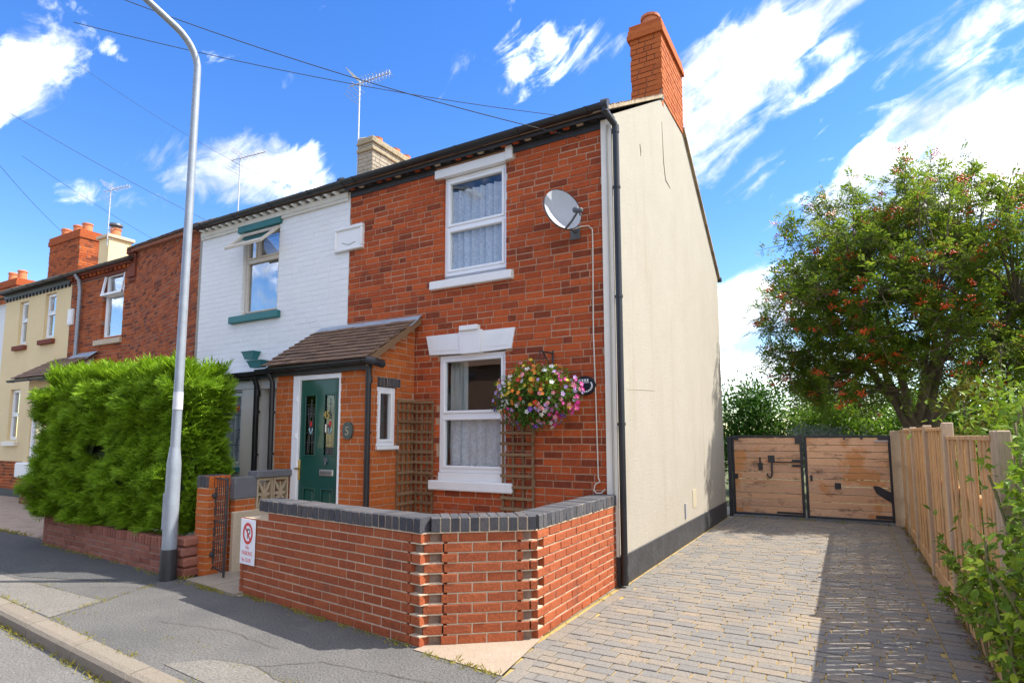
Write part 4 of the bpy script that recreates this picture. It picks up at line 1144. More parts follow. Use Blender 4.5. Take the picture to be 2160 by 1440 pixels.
for u0_, u1_ in ((RW[0], RW[0]+.05), (RW[1]-.05, RW[1])):
    mb.hexa([Wr(u0_, um-.02, .03), Wr(u1_, um-.02, .03), Wr(u1_, RW[3], -.06), Wr(u0_, RW[3], -.06), Wr(u0_, um-.02, .07), Wr(u1_, um-.02, .07), Wr(u1_, RW[3], -.02), Wr(u0_, RW[3], -.02)])
mb.build('open_light', UPVC, wo)
mb = MB(); dx = lx(-11.87); downpipe(mb, [(dx, LY-.19, EZ), (dx+.02, LY-.1, EZ-.15), (dx+.03, LY-.07, EZ-.4), (dx+.03, LY-.07, lz(3.2))], .042, clips=[(dx+.03, LY-.07, 4.6)]); mb.build('downpipe', GALV, rh, smooth=True)
mb = MB(); mb.fbox(Wr, ru(-10.95), ru(-9.95), lz(2.55), lz(2.78), -.05, .05, .008); mb.build('door_head', WHITE, rh)
# cream house
CX0 = lx(-15.58)
chs = thing('cream_house', 'buff rendered terrace house with two narrow upper windows at the left', 'house', (-17, LY, 0))
Wc_ = Wall(CX0, LY, 0, 0); cu = lambda x: lx(x)-CX0
CW = RX0-CX0
wins = [(cu(-14.80), cu(-14.36), lz(3.74), lz(4.76)), (cu(-13.52), cu(-13.02), lz(3.78), lz(4.80)), (cu(-14.92), cu(-14.42), lz(1.52), lz(2.68))]
backing(Wc_, CW, EZ, wins, 0, .14).build('front_wall', CREAM_WALL, chs)
mb = MB(); mb.box(CX0, RX0-.1, LY+.15, 7, 2.9, 3.0); mb.box(CX0, RX0-.1, 7, 7.1, 0, 6); mb.box(CX0, RX0, LY, 7, -.03, .02); mb.box(CX0, CX0+.1, LY+.01, 7, 0, EZ); mb.build('inner_walls', INSIDE, chs)
for i, wn in enumerate(wins):
    vm = (wn[2]+wn[3])/2 + (.08 if i < 2 else 0)
    wo = window(Wc_, chs, *wn, -.07, .045, [(wn[0]+.045, wn[1]-.045, wn[2]+.045, vm-.02), (wn[0]+.045, wn[1]-.045, vm+.02, wn[3]-.045)], glass=GLASS_B, m=UPVC, sash=.03)
    curtain(Wc_, wn[0]+.05, wn[1]-.05, wn[2], wn[3], -.18, .02, 4, CURT, wo, i)
    mb = MB(); mb.fbox(Wc_, wn[0]-.1, wn[1]+.1, wn[2]-.17, wn[2]-.05, -.02, .09, .008); mb.build('window_sill', BR_DARKRED[1] if i < 2 else CREAMP, chs)
mb = MB(); mb.fbox(Wc_, 0, CW, .0, .2, -.02, .03); mb.build('plinth', PLINTH, chs)
lay(Wall(CX0, LY-.014, 0, 0), [q for q in rects(CW, .95, .0823, .236, 5, v00=.2)], chs, BR_RED2, 60, depth=.05)
mb = MB(); mb.fbox(Wc_, 0, CW, EZ-.12, EZ-.0, -.02, .06, .006); mb.fbox(Wc_, 0, CW, EZ-.0, EZ+.08, -.02, .13); mb.build('eaves_band', BLACKP, chs)
u = .06
while u < CW-.1:
    mb = MB(); mb.fbox(Wc_, u, u+.09, EZ-.19, EZ-.12, -.05, .05, .006); mb.build('corbel_brick', BLACKP, chs); u += .2
mb = MB(); gutter_run(mb, (CX0-.15, LY-.2, EZ+.06), (RX0, LY-.2, EZ+.06), .065); mb.build('gutter', BLACK, chs)
roof_slopes(CX0-.1, RX0-.003, chs, ez=EZ+.05, ey=LY-.2, ry=LY+3.0, by=LY+6.2, seed=46)
def stack(parent, x0, x1, y0, y1, z0, z1, m, pots, seed, corb=True, bud=40):
    c = thing('chimney', None, None, ((x0+x1)/2, (y0+y1)/2, z0)); c.parent = parent; c.location = Vector(((x0+x1)/2, (y0+y1)/2, z0))-OFF[parent.name]
    mb = MB(); mb.box(x0+.01, x1-.01, y0+.01, y1-.01, z0, z1-.03); mb.build('chimney_core', MORTAR_D if m is not CREAM_WALL else CREAM_WALL, c)
    if m is not CREAM_WALL:
        lay(Wall(x0, y0, z0, 0), rects(x1-x0, z1-z0-.05, .0823, .236, seed, headers=.3), c, m, bud, depth=.09)
        lay(Wall(x1, y0, z0, pi/2), rects(y1-y0, z1-z0-.05, .0823, .236, seed+1, headers=.3), c, m, bud, depth=.09)
    mb = MB()
    if corb:
        for a, b, p in ((-.28, -.12, .035), (-.12, 0, .02)): mb.box(x0-p, x1+p, y0-p, y1+p, z1+a, z1+b, .008)
    else:
        mb.box(x0-.06, x1+.06, y0-.06, y1+.06, z1-.10, z1, .012)
    mb.build('corbel', m[1] if isinstance(m, tuple) else BEIGE, c)
    for (x, y, h, cowl) in pots:
        mb = MB(); mb.lathe([(0, z1), (.15, z1), (.14, z1+h*.8), (.16, z1+h*.82), (.16, z1+h*.95), (.12, z1+h), (0, z1+h*.95)], x, y, 14); mb.build('chimney_pot', TERRA, c, smooth=True)
        if cowl:
            mb = MB(); mb.lathe([(.10, z1+h), (.10, z1+h+.06), (.19, z1+h+.07), (.17, z1+h+.14), (0, z1+h+.15)], x, y, 12); mb.build('pot_cowl', DISHD, c, smooth=True)
    return c
cy = LY+2.6
def cx_(p0):      # x on the plane y = cy of a ray fixed by its position on the front plane
    return 2.173+(p0-2.173)*(6.117+cy)/6.117
cz_ = lambda p0: 1.567+(p0-1.567)*(6.117+cy)/6.117
# (front-plane positions of the chimneys)
stack(chs, -21.0, -18.95, 2.9, 3.5, 6.3, 8.25, BR_RED2, [(-20.6, 3.2, .36, 0), (-19.8, 3.2, .34, 0), (-19.2, 3.2, .3, 0)], 91)
stack(rh, -17.30, -16.72, 2.70, 3.35, 6.2, 7.62, CREAM_WALL, [(-17.0, 3.0, .30, 1)], 93, corb=False)
# bay of the cream house
BX0, BX1, BYF = lx(-12.95)+.55, lx(-11.2), .42
Wy = Wall(BX0, BYF, 0, 0)
BWN = (.22, .22+.62, 1.0, 2.72)
backing(Wy, BX1-BX0, 3.0, [BWN, (1.0, BX1-BX0-.10, 1.0, 2.72)], 0, .1).build('bay_wall', CREAM_WALL, chs)
mb = MB(); mb.add(backing(Wall(BX1, BYF, 0, pi/2), LY-BYF, 3.0, [], 0, .1).v, backing(Wall(BX1, BYF, 0, pi/2), LY-BYF, 3.0, [], 0, .1).f)
mb.add([(BX1, BYF, 3.0), (BX1, LY, 3.0), (BX1, LY, 3.5)], [(0, 1, 2)]); mb.build('bay_cheek', WHITE, chs)
for a, b in (BWN[:2], (1.0, BX1-BX0-.10)):
    wo = window(Wy, chs, a, b, 1.0, 2.72, -.03, .06, m=UPVC)
    curtain(Wy, a+.05, b-.05, 1.02, 2.66, -.15, .015, 6, LACE, wo, 3)
mb = MB(); mb.fbox(Wy, -.08, BX1-BX0+.06, .62, .98, -.05, .13, .03); mb.build('bay_sill', WHITE, chs)
lay(Wall(BX0, BYF-.014, 0, 0), rects(BX1-BX0, .62, .0823, .236, 7), chs, BR_DARKRED, 40, depth=.08)
mb = MB(); e0, e1 = BX0-.25, BX1+.12
mb.hexa([(e0, BYF-.25, 2.92), (e1, BYF-.25, 2.92), (e1, LY, 3.52), (e0, LY, 3.52), (e0, BYF-.25, 2.96), (e1, BYF-.25, 2.96), (e1, LY, 3.56), (e0, LY, 3.56)]); mb.build('bay_roof', TILE_J, chs)
for q in tile_roof(Vector((e0, BYF-.27, 2.96)), Vector((1, 0, 0)), Vector((0, LY-BYF+.25, .6)).normalized(), e1-e0, 1.05, .24, .14, .02, 12):
    mb = MB(); mb.hexa(q); mb.build('bay_tile', TILE, chs)
mb = MB(); gutter_run(mb, (e0, BYF-.32, 2.93), (e1, BYF-.32, 2.93), .055); mb.box(e1-.5, e1+.02, BYF-.28, BYF-.2, 2.86, 2.95); mb.build('bay_gutter', BLACK, chs)
mb = MB(); mb.hexa([(BX1-.9, LY-.25, 3.42), (e1+.05, LY-.25, 3.42), (e1+.05, LY-.01, 3.62), (BX1-.9, LY-.01, 3.62), (BX1-.9, LY-.25, 3.435), (e1+.05, LY-.25, 3.435), (e1+.05, LY-.01, 3.64), (BX1-.9, LY-.01, 3.64)]); mb.build('bay_flashing', LEAD, chs)
t = thing('wall_plaque', 'small white date stone between the buff house and the red brick house', 'plaque', (RX0+.1, LY, lz(4.15)))
mb = MB(); mb.fbox(Wr, -.03, .22, lz(3.97), lz(4.32), -.02, .05, .012); mb.build('slab', WHITE, t)
mb = MB(); mb.fbox(Wr, .0, .19, lz(4.0), lz(4.29), .045, .06, .01); mb.build('raised_panel', WHITE, t)
# far house at the left edge
fh = thing('far_house', 'white walled house with terracotta chimney pots at the far left', 'house', (-24, LY, 0))
backing(Wall(CX0-6, LY+.1, 0, 0), 6, EZ-.15, [(2, 3, 3.5, 5), (4.3, 5.1, 3.5, 5)], 0).build('front_wall', MORTAR_WHITE, fh)
roof_slopes(CX0-6, CX0-.12, fh, ez=EZ-.1, ey=LY-.1, ry=LY+3, by=LY+6, seed=47)
for a in (2, 4.3): window(Wall(CX0-6, LY+.1, 0, 0), fh, a, a+.9, 3.5, 5, -.06)
mb = MB(); mb.box(CX0-6, CX0-.1, 7, 7.1, 0, 6); mb.build('back_wall', INSIDE, fh)
stack(fh, -27.4, -24.7, 3.4, 4.0, 6.2, 7.55, BR_RED2, [(-25.9, 3.7, .42, 0), (-25.1, 3.7, .40, 0)], 95)
sheet('left_drive', [(-26, 1.1, .006), (-16, 1.1, .006), (-14.3, .4, .006), (-9.4, -1.2, .006), (-8.95, -1.64, .006), (-9.5, -1.62, .006), (-16, -1.1, .006), (-26, -.3, .006)], LEFTPAVE)

# ================================================================== FRONT GARDEN WALL
gw = thing('garden_wall', 'low red brick garden wall with blue brick coping and toothed corners', 'wall', (-1.5, -1.9, 0))
LA, LB = Vector((-3.25, -2.165, 0)), Vector((-.695, -2.500, 0))
MA, MBp = Vector((-.665, -2.44, 0)), Vector((-.025, -1.93, 0))
RA, RB_ = Vector((-.012, -1.895, 0)), Vector((-.03, -.04, 0))
def wall_between(a, b):
    d = b-a
    return Wall(a.x, a.y, a.z, atan2(d.y, d.x)), d.length
WL, LL = wall_between(LA, LB); WM, LM = wall_between(MA, MBp); WR, LR = wall_between(RA, RB_)
CH, NR = .0757, 11
def custom(L, spec, bl=.225, j=.011, z=None, cap=None):
    out = []
    for row in range(NR):
        s, e = spec(row)
        u = -bl*(.5 if row % 2 else 0)-bl
        while u < e:
            a, b = max(u+j/2, s), min(u+bl-j/2, e)
            if b-a > .03 and not (cap and cap(a, row)): out.append((a, b, row*CH+j/2, (row+1)*CH-j/2))
            u += bl
    return out
lay(WL, custom(LL, lambda r_: (0, LL if r_ % 2 == 0 else LL-.105), cap=lambda a, r_: a < .30 and r_ > 9), gw, BR_WALL, 999, depth=.1, seed=101, jit=.002)
lay(WM, custom(LM, lambda r_: ((.10, LM-.085) if r_ % 2 == 0 else (-.035, LM+.03))), gw, BR_WALL, 999, depth=.1, seed=102, jit=.002)
lay(WR, custom(LR, lambda r_: ((0.0, LR) if r_ % 2 == 0 else (.09, LR))), gw, BR_WALL, 999, depth=.1, seed=103, jit=.002)
Wend = Wall(LA.x-.0, LA.y+.215, 0, -pi/2+WL.th)
lay(Wend, [(a, b, r_*CH+.005, (r_+1)*CH-.006) for r_ in range(10) for a, b in (((.0, .10), (.112, .215)) if r_ % 2 else ((.0, .215),))], gw, BR_WALL, 99, depth=.06, seed=104)
mb = MB()
mb.fbox(WL, .012, .30, 0, .755, -.2, -.008); mb.fbox(WL, .30, LL-.24, 0, .835, -.2, -.008)
mb.fbox(WM, .24, LM-.23, 0, .834, -.2, -.008); mb.fbox(WR, .24, LR, 0, .833, -.2, -.008)
for Wx, a, b in ((WL, LL-.24, LL-.15), (WM, .145, .24), (WM, LM-.23, LM-.13), (WR, .135, .24)): mb.fbox(Wx, a, b, 0, .832, -.05, -.008)
mb.build('mortar_core', MORTAR_W, gw)
for nm, (Wa, La, Wb_, da, db) in enumerate(((WL, LL, WM, .115, .115), (WM, LM, WR, .10, .10))):
    mb = MB(); mb.prism([Wa(La-.13, .0, -.050), Wa(La-.03, .0, -.045), Wb_(.03, .0, -.045), Wb_(.13, .0, -.050), Wb_(.13, .0, -.17), Wa(La-.13, .0, -.17)], (0, 0, .828)); mb.build('darkened_core', MORTAR_D, gw)  # mortar darkened inside the toothing, standing in for shade in the gaps
    for r_ in range(NR+1):
        mb = MB()
        z = r_*CH-.005
        pts = [Wa(La-da, z, -.004), Wa(La-.008, z, -.006), Wb_(.006, z, -.006), Wb_(db, z, -.004), Wb_(db, z, -.12), Wa(La-da, z, -.12)]
        mb.prism(pts, (0, 0, .010)); mb.build('mortar_bed', MORTAR_W, gw)
# coping of blue bricks on edge
def coping(Wx, u0, u1, n, parent, m=BR_BLUE, z0=.836, z1=.95, dp=.215, over=.010, name='coping_brick'):
    p = (u1-u0)/n
    prt = proto(m[0], name)
    for i in range(n):
        a = u0+i*p
        put(name, prt[i % 4], parent, Wx(a+.004, z0+rnd.uniform(-.002, .002), over+rnd.uniform(-.002, .002)), (0, 0, Wx.th+rnd.uniform(-.008, .008)), (p-.009, dp+.02, z1-z0+rnd.uniform(-.002, .002)))
coping(WL, .30, LL+.005, 28, gw); coping(WM, .015, LM+.025, 11, gw); coping(WR, .02, LR, 24, gw)
mb = MB()
for Wx, a, b in ((WL, .305, LL-.01), (WM, .02, LM), (WR, .03, LR-.002)): mb.fbox(Wx, a, b, .83, .943, -.19, .002)
mb.build('coping_mortar', MORTAR_W, gw)
# sign on the low end of the wall
sg = thing('parking_sign', 'white no parking sign with red lettering on the end of the brick wall', 'sign', tuple(WL(.14, .3, .02)))
mb = MB(); mb.fbox(WL, -.02, .255, .30, .745, .006, .012, .002); mb.build('sign_board', SIGNW, sg)
cc = (.118, .605)
mb = MB()
N_ = 40
for r0_, r1_ in ((.066, .092),):
    ring = []
    for i in range(N_):
        a = 2*pi*i/N_
        ring.append((WL(cc[0]+r0_*cos(a), cc[1]+r0_*1.16*sin(a), .0138), WL(cc[0]+r1_*cos(a), cc[1]+r1_*1.16*sin(a), .0138)))
    for i in range(N_):
        a, b = ring[i], ring[(i+1) % N_]
        mb.add([a[0], a[1], b[1], b[0]], [(0, 1, 2, 3)])
mb.build('red_ring', RED, sg)
text_mesh('P', .15, WL, cc[0]+.012, cc[1]-.054, .0128, SIGNB, sg, 'letter_p', .9, .0003)
mb = MB(); mb.prism([WL(cc[0]-.058, cc[1]+.055, .0145), WL(cc[0]-.042, cc[1]+.068, .0145), WL(cc[0]+.058, cc[1]-.055, .0145), WL(cc[0]+.042, cc[1]-.068, .0145)], WL.N*-.0004); mb.build('red_bar', RED, sg)
text_mesh('No', .052, WL, .118, .452, .0128, RED, sg, 'lettering', 1.0, .0004)
text_mesh('PARKING', .058, WL, .118, .392, .0128, RED, sg, 'lettering', .83, .0004)
text_mesh('By CLUB', .052, WL, .105, .328, .0128, RED, sg, 'lettering', .85, .0004)

# piers, screen wall and iron gate
def pier(label, x0, x1, y0, y1, z1, ncap, m, capm, yaw_=0.0):
    p = thing('gate_pier', label, 'pier', ((x0+x1)/2, (y0+y1)/2, 0))
    mb = MB(); mb.box(x0+.008, x1-.008, y0+.008, y1-.008, 0, z1-.1); mb.build('mortar_core', MORTAR_W, p)
    n = int((z1-.11)/.0757)
    for fr, L in ((Wall(x0, y0, 0, 0), x1-x0), (Wall(x1, y0, 0, pi/2), y1-y0)):
        q = []
        for r_ in range(n):
            h = L*(.5 if r_ % 2 else .0)
            q += [(a+.004, b-.004, r_*.0757+.005, (r_+1)*.0757-.006) for a, b in (((0, h), (h, L)) if h else ((0, L*.66), (L*.66, L)) if L > .24 else ((0, L),))]
        lay(fr, q, p, m, 99, depth=.06)
    return p, n*.0757
p1, zt = pier('slim orange brick gate pier with dark coping bricks beside the hedge', -4.44, -4.21, -1.93, -1.66, 1.13, 3, BR_PORCH, None)
coping(Wall(-4.44, -1.93, 0, 0), .0, .23, 3, p1, BR_BLUE, zt+.003, 1.125, .27, .004)
coping(Wall(-4.21, -1.93, 0, pi/2), .0, .27, 4, p1, (BR_PORCH[0], BR_PORCH[1]), zt+.003, 1.123, .06, .006)
p2, zt2 = pier('gate pier with grey cap and buff stone block beside the iron gate', -4.25, -4.14, -1.64, -1.36, 1.0, 0, BR_PORCH, None)
mb = MB(); mb.box(-4.265, -4.125, -1.66, -1.345, zt2+.01, 1.095, .008); mb.build('pier_cap', GREYCAP, p2)
mb = MB(); mb.box(-4.17, -4.105, -1.665, -1.10, 0, .70, .01); mb.build('stone_block', BEIGE, p2)
sw = thing('screen_wall', 'short screen block wall with dark coping between the pier and the porch', 'wall', (-4.15, -1.1, 0))
WS_ = Wall(-4.12, -1.36, 0, pi/2)
mb = MB(); mb.fbox(WS_, -.0, .48, 0, .66, -.1, 0); mb.build('base_wall', BR_PORCH[1], sw)
mb = MB(); mb.fbox(WS_, -.03, .50, 1.075, 1.155, -.15, .04, .008); mb.build('coping', GREYCAP, sw)
for i in range(2):
    mb = MB(); a = .0+i*.235; s_ = .225
    f = lambda u, v: (a+u*s_, .67+v*.40)
    for u0_, u1_, v0_, v1_ in ((0, .1, 0, 1), (.9, 1, 0, 1), (.1, .9, 0, .09), (.1, .9, .91, 1)):
        (p_, q_), (r_, t_) = f(u0_, v0_), f(u1_, v1_); mb.fbox(WS_, p_, r_, q_, t_, -.08, 0, .003)
    for k in range(8):
        an = k*pi/4+pi/8*0
        L = .40 if k % 2 == 0 else .56
        d = (cos(an), sin(an)); nn_ = (-d[1], d[0])
        pts = []
        for tt, ww_ in ((0, .03), (.5, .10), (1, .03)): pts.append((.5+d[0]*L*tt+nn_[0]*ww_*.7, .5+d[1]*L*tt+nn_[1]*ww_*.7))
        for tt, ww_ in ((1, .03), (.5, .10), (0, .03)): pts.append((.5+d[0]*L*tt-nn_[0]*ww_*.7, .5+d[1]*L*tt-nn_[1]*ww_*.7))
        if k % 2: mb.prism([WS_(*f(*q), -.01) for q in pts], WS_.N*-.055)
        else: mb.prism([WS_(*f(.5+(x_-.5)*.9, .5+(y_-.5)*.9), -.012) for x_, y_ in pts], WS_.N*-.05)
    mb.prism([WS_(*f(.5+.1*cos(b_), .5+.1*sin(b_)), .0) for b_ in [j_*pi/5 for j_ in range(10)]], WS_.N*-.06)
    mb.build('screen_block', SCREEN, sw)
ig = thing('iron_gate', 'narrow black wrought iron garden gate between the two brick piers', 'gate', (-4.0, -1.9, .08))
GA, GB_ = Vector((-4.22, -1.84, 0)), Vector((-3.82, -1.965, 0))
gd = GB_-GA
gp_ = lambda t_, z: GA+gd*t_+Vector((0, 0, z))
mb = MB()
for t_, z0, z1 in ((0, .07, 1.12), (1, .05, 1.12)): mb.tube([gp_(t_, z0), gp_(t_, z1)], .013, 8)
for z in (.10, .62, 1.10): mb.tube([gp_(0, z), gp_(1, z)], .010, 8)
mb.build('gate_frame', BLACKP, ig)
for k in range(1, 6):
    mb = MB(); mb.tube([gp_(k/6, .10), gp_(k/6, 1.10)], .0055, 6); mb.build('gate_bar', BLACKP, ig)
mb = MB()
for z in (.30, .38, .75): mb.tube([gp_(.05, z), gp_(.95, z)], .004, 6)
mb.build('cross_wire', BLACKP, ig)
for z in (.24, .90):
    mb = MB(); c0 = gp_(0, z); mb.lathe([(0, z-.035), (.03, z-.025), (.038, z), (.03, z+.025), (0, z+.035)], c0.x, c0.y-.01, 10); mb.tube([c0, c0+Vector((-.05, .05, 0))], .012, 6); mb.build('gate_hinge', BLACKP, ig, smooth=True)

# ================================================================== HEDGE AND ITS WALL
hw = thing('hedge_wall', 'low weathered brick wall below the conifer hedge', 'wall', (-6.4, -1.9, 0))
WH, HL = wall_between(Vector((-8.42, -1.785, 0)), Vector((-4.56, -2.085, 0)))
mb = MB(); mb.fbox(WH, .01, HL-.01, -.05, .30, -.22, -.008); mb.build('mortar_core', MORTAR_D, hw)
hq = []
for r_ in range(4):
    u = -.11*(r_ % 2)
    while u < HL:
        a, b = max(u, 0)+.005, min(u+.228, HL)-.005
        if b-a > .03: hq.append((a, b, -.02+r_*.0757+.005, -.02+(r_+1)*.0757-.006))
        u += .228
lay(WH, hq, hw, BR_HEDGE, 300, depth=.1, seed=111, jit=.005)
coping(WH, 0, HL, 50, hw, BR_HEDGE, .285, .40, .215, .006)
mb = MB(); mb.fbox(Wall(-8.42, -1.57, 0, -pi/2+WH.th), 0, .21, 0, .34, -.1, 0); mb.build('wall_end', BR_HEDGE[1], hw)
ep = thing('stone_stack', 'stack of four worn dark stone blocks ending the hedge wall', 'pier', (-4.45, -2.0, 0))
for i in range(4):
    mb = MB(); d = rnd.uniform(-.012, .012)
    mb.box(-4.545+d, -4.335+d-.01*i, -2.10+d, -1.86, i*.112+.002, (i+1)*.112-.004, .022); mb.build('stone_block', BR_HEDGE[0], ep)

def leaf_quads(mb, c, d, n, L, Wd, fold=.25):
    """one leaf: two folded halves (4 tris)"""
    s_ = d.cross(n)
    if s_.length < 1e-4: return
    s_.normalize()
    tip, mid = c+d*L, c+d*(L*.5)
    dn = n*(Wd*fold)
    b = len(mb.v)
    mb.v += [tuple(c), tuple(mid+s_*Wd*.5+dn), tuple(tip), tuple(mid-s_*Wd*.5+dn)]
    mb.f += [(b, b+1, b+2), (b, b+2, b+3)]
def rdir(r):
    z = r.uniform(-1, 1); a = r.uniform(0, 2*pi); q = sqrt(1-z*z)
    return Vector((q*cos(a), q*sin(a), z))

hg = thing('hedge', 'clipped bright green conifer hedge above the low brick wall', 'hedge', (-6.6, -1.5, .3))
hr = random.Random(77)
hx0, hx1, hy0, hy1, hz0, hz1 = -8.62, -4.76, -1.90, -1.25, .34, 2.36
def hedge_pt(face, a, b):
    if face == 0: p, n = Vector((hx0+(hx1-hx0)*a, hy0, hz0+(hz1-hz0)*b)), Vector((0, -1, 0))
    elif face == 1: p, n = Vector((hx1, hy0+(hy1-hy0)*a, hz0+(hz1-hz0)*b)), Vector((1, 0, 0))
    elif face == 2: p, n = Vector((hx0+(hx1-hx0)*a, hy0+(hy1-hy0)*b, hz1)), Vector((0, 0, 1))
    else: p, n = Vector((hx0, hy0+(hy1-hy0)*a, hz0+(hz1-hz0)*b)), Vector((-1, 0, 0))
    c = Vector(((hx0+hx1)/2, (hy0+hy1)/2, (hz0+hz1)/2))
    h = Vector(((hx1-hx0)/2, (hy1-hy0)/2, (hz1-hz0)/2))
    q = Vector(((p.x-c.x)/h.x, (p.y-c.y)/h.y, (p.z-c.z)/h.z))
    e = Vector((sum(abs(q[i])**8 for i in range(3))**(1/8),)*3).x
    q = q/e
    R_ = .31   # round the upright corners in plan
    p2_ = Vector((c.x+q.x*h.x, c.y+q.y*h.y, c.z+q.z*h.z))
    ex = max(0, abs(p2_.x-c.x)-(h.x-R_)); ey = max(0, abs(p2_.y-c.y)-(h.y-R_))
    d_ = sqrt(ex*ex+ey*ey)
    if d_ > R_:
        k_ = R_/d_
        p2_.x = c.x+math.copysign(h.x-R_+ex*k_, p2_.x-c.x); p2_.y = c.y+math.copysign(h.y-R_+ey*k_, p2_.y-c.y)
    nz = mnoise.noise(p2_*1.6)*.13+mnoise.noise(Vector((p2_.x*3.4, p2_.y*3.4, p2_.z*6.5)))*.17+mnoise.noise(p2_*9)*.05
    taper = -.10*max(0, .5-(p2_.z-hz0)/(hz1-hz0))
    return p2_+n*(max(nz, -.09)+taper), n
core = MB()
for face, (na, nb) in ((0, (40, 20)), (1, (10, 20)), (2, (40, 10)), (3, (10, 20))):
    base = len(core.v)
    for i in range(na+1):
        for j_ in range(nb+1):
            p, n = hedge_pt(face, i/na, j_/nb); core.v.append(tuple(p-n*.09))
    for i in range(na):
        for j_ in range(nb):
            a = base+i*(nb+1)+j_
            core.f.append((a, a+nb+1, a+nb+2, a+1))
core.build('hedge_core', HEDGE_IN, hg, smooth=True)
mb = MB()
UPV = Vector((0, 0, 1))
for face, cnt in ((0, 12500), (1, 2400), (2, 5200), (3, 500)):
    for _ in range(cnt):
        p, n = hedge_pt(face, hr.random(), hr.random())
        if mnoise.noise(Vector((p.x*3.1+7, p.y*3.1, p.z*6.0))) < -.24 and hr.random() < .6: continue
        if face == 2:
            ax = (UPV*.9+rdir(hr)*.65).normalized(); L = hr.uniform(.10, .22) if hr.random() < .75 else hr.uniform(.2, .32)
        else:
            side = Vector((hr.uniform(-1, 1), hr.uniform(-.4, .4), 0))
            ax = (n*hr.uniform(.4, 1)+side*.8+UPV*hr.uniform(-.25, .55)).normalized(); L = hr.uniform(.09, .20)
        p = p-n*hr.uniform(-.02, .06)
        pl = (UPV*.6+n*.7+rdir(hr)*.5).normalized()
        sd = ax.cross(pl).normalized()
        for k in range(8):
            t_ = k/8
            sg_ = 1 if k % 2 else -1
            if k == 7: d, q = ax, p+ax*L*.55
            else: d, q = (ax*.75+sd*sg_*.7).normalized(), p+ax*L*t_*.8
            leaf_quads(mb, q, d, pl, L*(.66-.25*t_), L*.085, .1)
mb.build('foliage', HEDGE, hg, kind='stuff')

# ================================================================== LAMP POST
lp = thing('lamp_post', 'tall grey galvanised street lamp post with black painted base', 'lamp post', (-4.455, -2.2, 0))
LPX, LPY = -4.45, -2.2
mb = MB(); mb.lathe([(.084, -.03), (.084, .30), (.080, .335)], LPX-.01, LPY, 24); mb.build('black_base', BLACKP, lp, smooth=True)
mb = MB(); mb.lathe([(.077, .33), (.074, 1.20), (.073, 1.28), (.053, 1.46)], LPX-.008, LPY, 24); mb.build('lower_column', GALV, lp, smooth=True)
mb = MB()
pts, rs = [], []
for z in (1.44, 1.9, 3.0, 4.5, 5.6, 5.95): pts.append((LPX+.004*z-.01, LPY, z)); rs.append(.054-.0022*z)
AR = .42
for k in range(1, 8):
    a = k/7*radians(72); pts.append((LPX+.02, LPY-AR*(1-cos(a)), 5.95+AR*sin(a))); rs.append(.040)
yb, zb = pts[-1][1], pts[-1][2]
for k in (.35, .9): pts.append((LPX+.02, yb-k*cos(radians(18)), zb+k*sin(radians(18)))); rs.append(.038)
mb.tube(pts, rs, 20); mb.build('column', GALV, lp, smooth=True)
mb = MB(); ex, ey, ez_ = pts[-1]
mb.hexa([(ex-.1, ey-.55, ez_-.03), (ex+.1, ey-.55, ez_-.03), (ex+.08, ey+.05, ez_-.05), (ex-.08, ey+.05, ez_-.05), (ex-.06, ey-.5, ez_+.10), (ex+.06, ey-.5, ez_+.10), (ex+.05, ey+.05, ez_+.06), (ex-.05, ey+.05, ez_+.06)]); mb.build('lantern', GALV, lp)
mb = MB(); mb.tube([(LPX+.0, LPY, 1.88), (LPX+.0, LPY, 2.08)], .0525, 20); mb.build('notice_band', mat('pale_band', [(.60, .62, .64), (.48, .5, .52)], 14, rough=.5), lp, smooth=True)
mb = MB(); mb.fbox(Wall(LPX-.04, LPY-.085, 0, .5), 0, .065, .55, .95, -.02, .004, .004); mb.build('access_door', GALV, lp)

# ================================================================== SMALL THINGS ON THE CORNER HOUSE
sd_ = thing('satellite_dish', 'grey satellite dish on the brick wall near the gable corner', 'satellite dish', (-.45, -.02, 4.0))
dc = Vector((-.47, -.34, 4.09)); dn_ = Vector((.80, -.55, .26)).normalized()
dx_ = Vector((0, 0, 1)).cross(dn_).normalized(); dy_ = dn_.cross(dx_)
mb = MB(); n = 32; RW_, RH_ = .232, .254
vs = []
for sgn, off in ((1, 0.0), (-1, -.012)):
    rings = []
    for k in range(6):
        rr = k/5
        rings.append([dc+dn_*(off-.055*(1-rr*rr))+dx_*RW_*rr*cos(2*pi*i/n)+dy_*RH_*rr*sin(2*pi*i/n) for i in range(n)])
    vs.append(rings)
for rings, fl in ((vs[0], 0), (vs[1], 1)):
    for k in range(5):
        for i in range(n):
            q = [rings[k][i], rings[k+1][i], rings[k+1][(i+1) % n], rings[k][(i+1) % n]]
            mb.add(q, [(0, 1, 2, 3)])
for i in range(n):
    mb.add([vs[0][5][i], vs[0][5][(i+1) % n], vs[1][5][(i+1) % n], vs[1][5][i]], [(0, 1, 2, 3)])
mb.build('reflector', DISHG, sd_, smooth=True)
mb = MB()
for i in range(n):
    a, b = vs[0][5][i], vs[0][5][(i+1) % n]; a1, b1 = vs[1][5][i], vs[1][5][(i+1) % n]
    oa, ob = (a-dc).normalized()*.006, (b-dc).normalized()*.006
    mb.add([a+oa+dn_*.004, b+ob+dn_*.004, b1+ob-dn_*.006, a1+oa-dn_*.006], [(0, 1, 2, 3)])
mb.build('rim', DISHD, sd_)
foot = dc-dy_*RH_*.98
lnb = Vector((-.225, -.47, 3.985))
mb = MB(); mb.tube([foot-dn_*.02, foot+(lnb-foot)*.5+Vector((0, 0, -.012)), lnb-dn_*.01], [.014, .012, .012], 8); mb.build('feed_arm', DISHD, sd_, smooth=True)
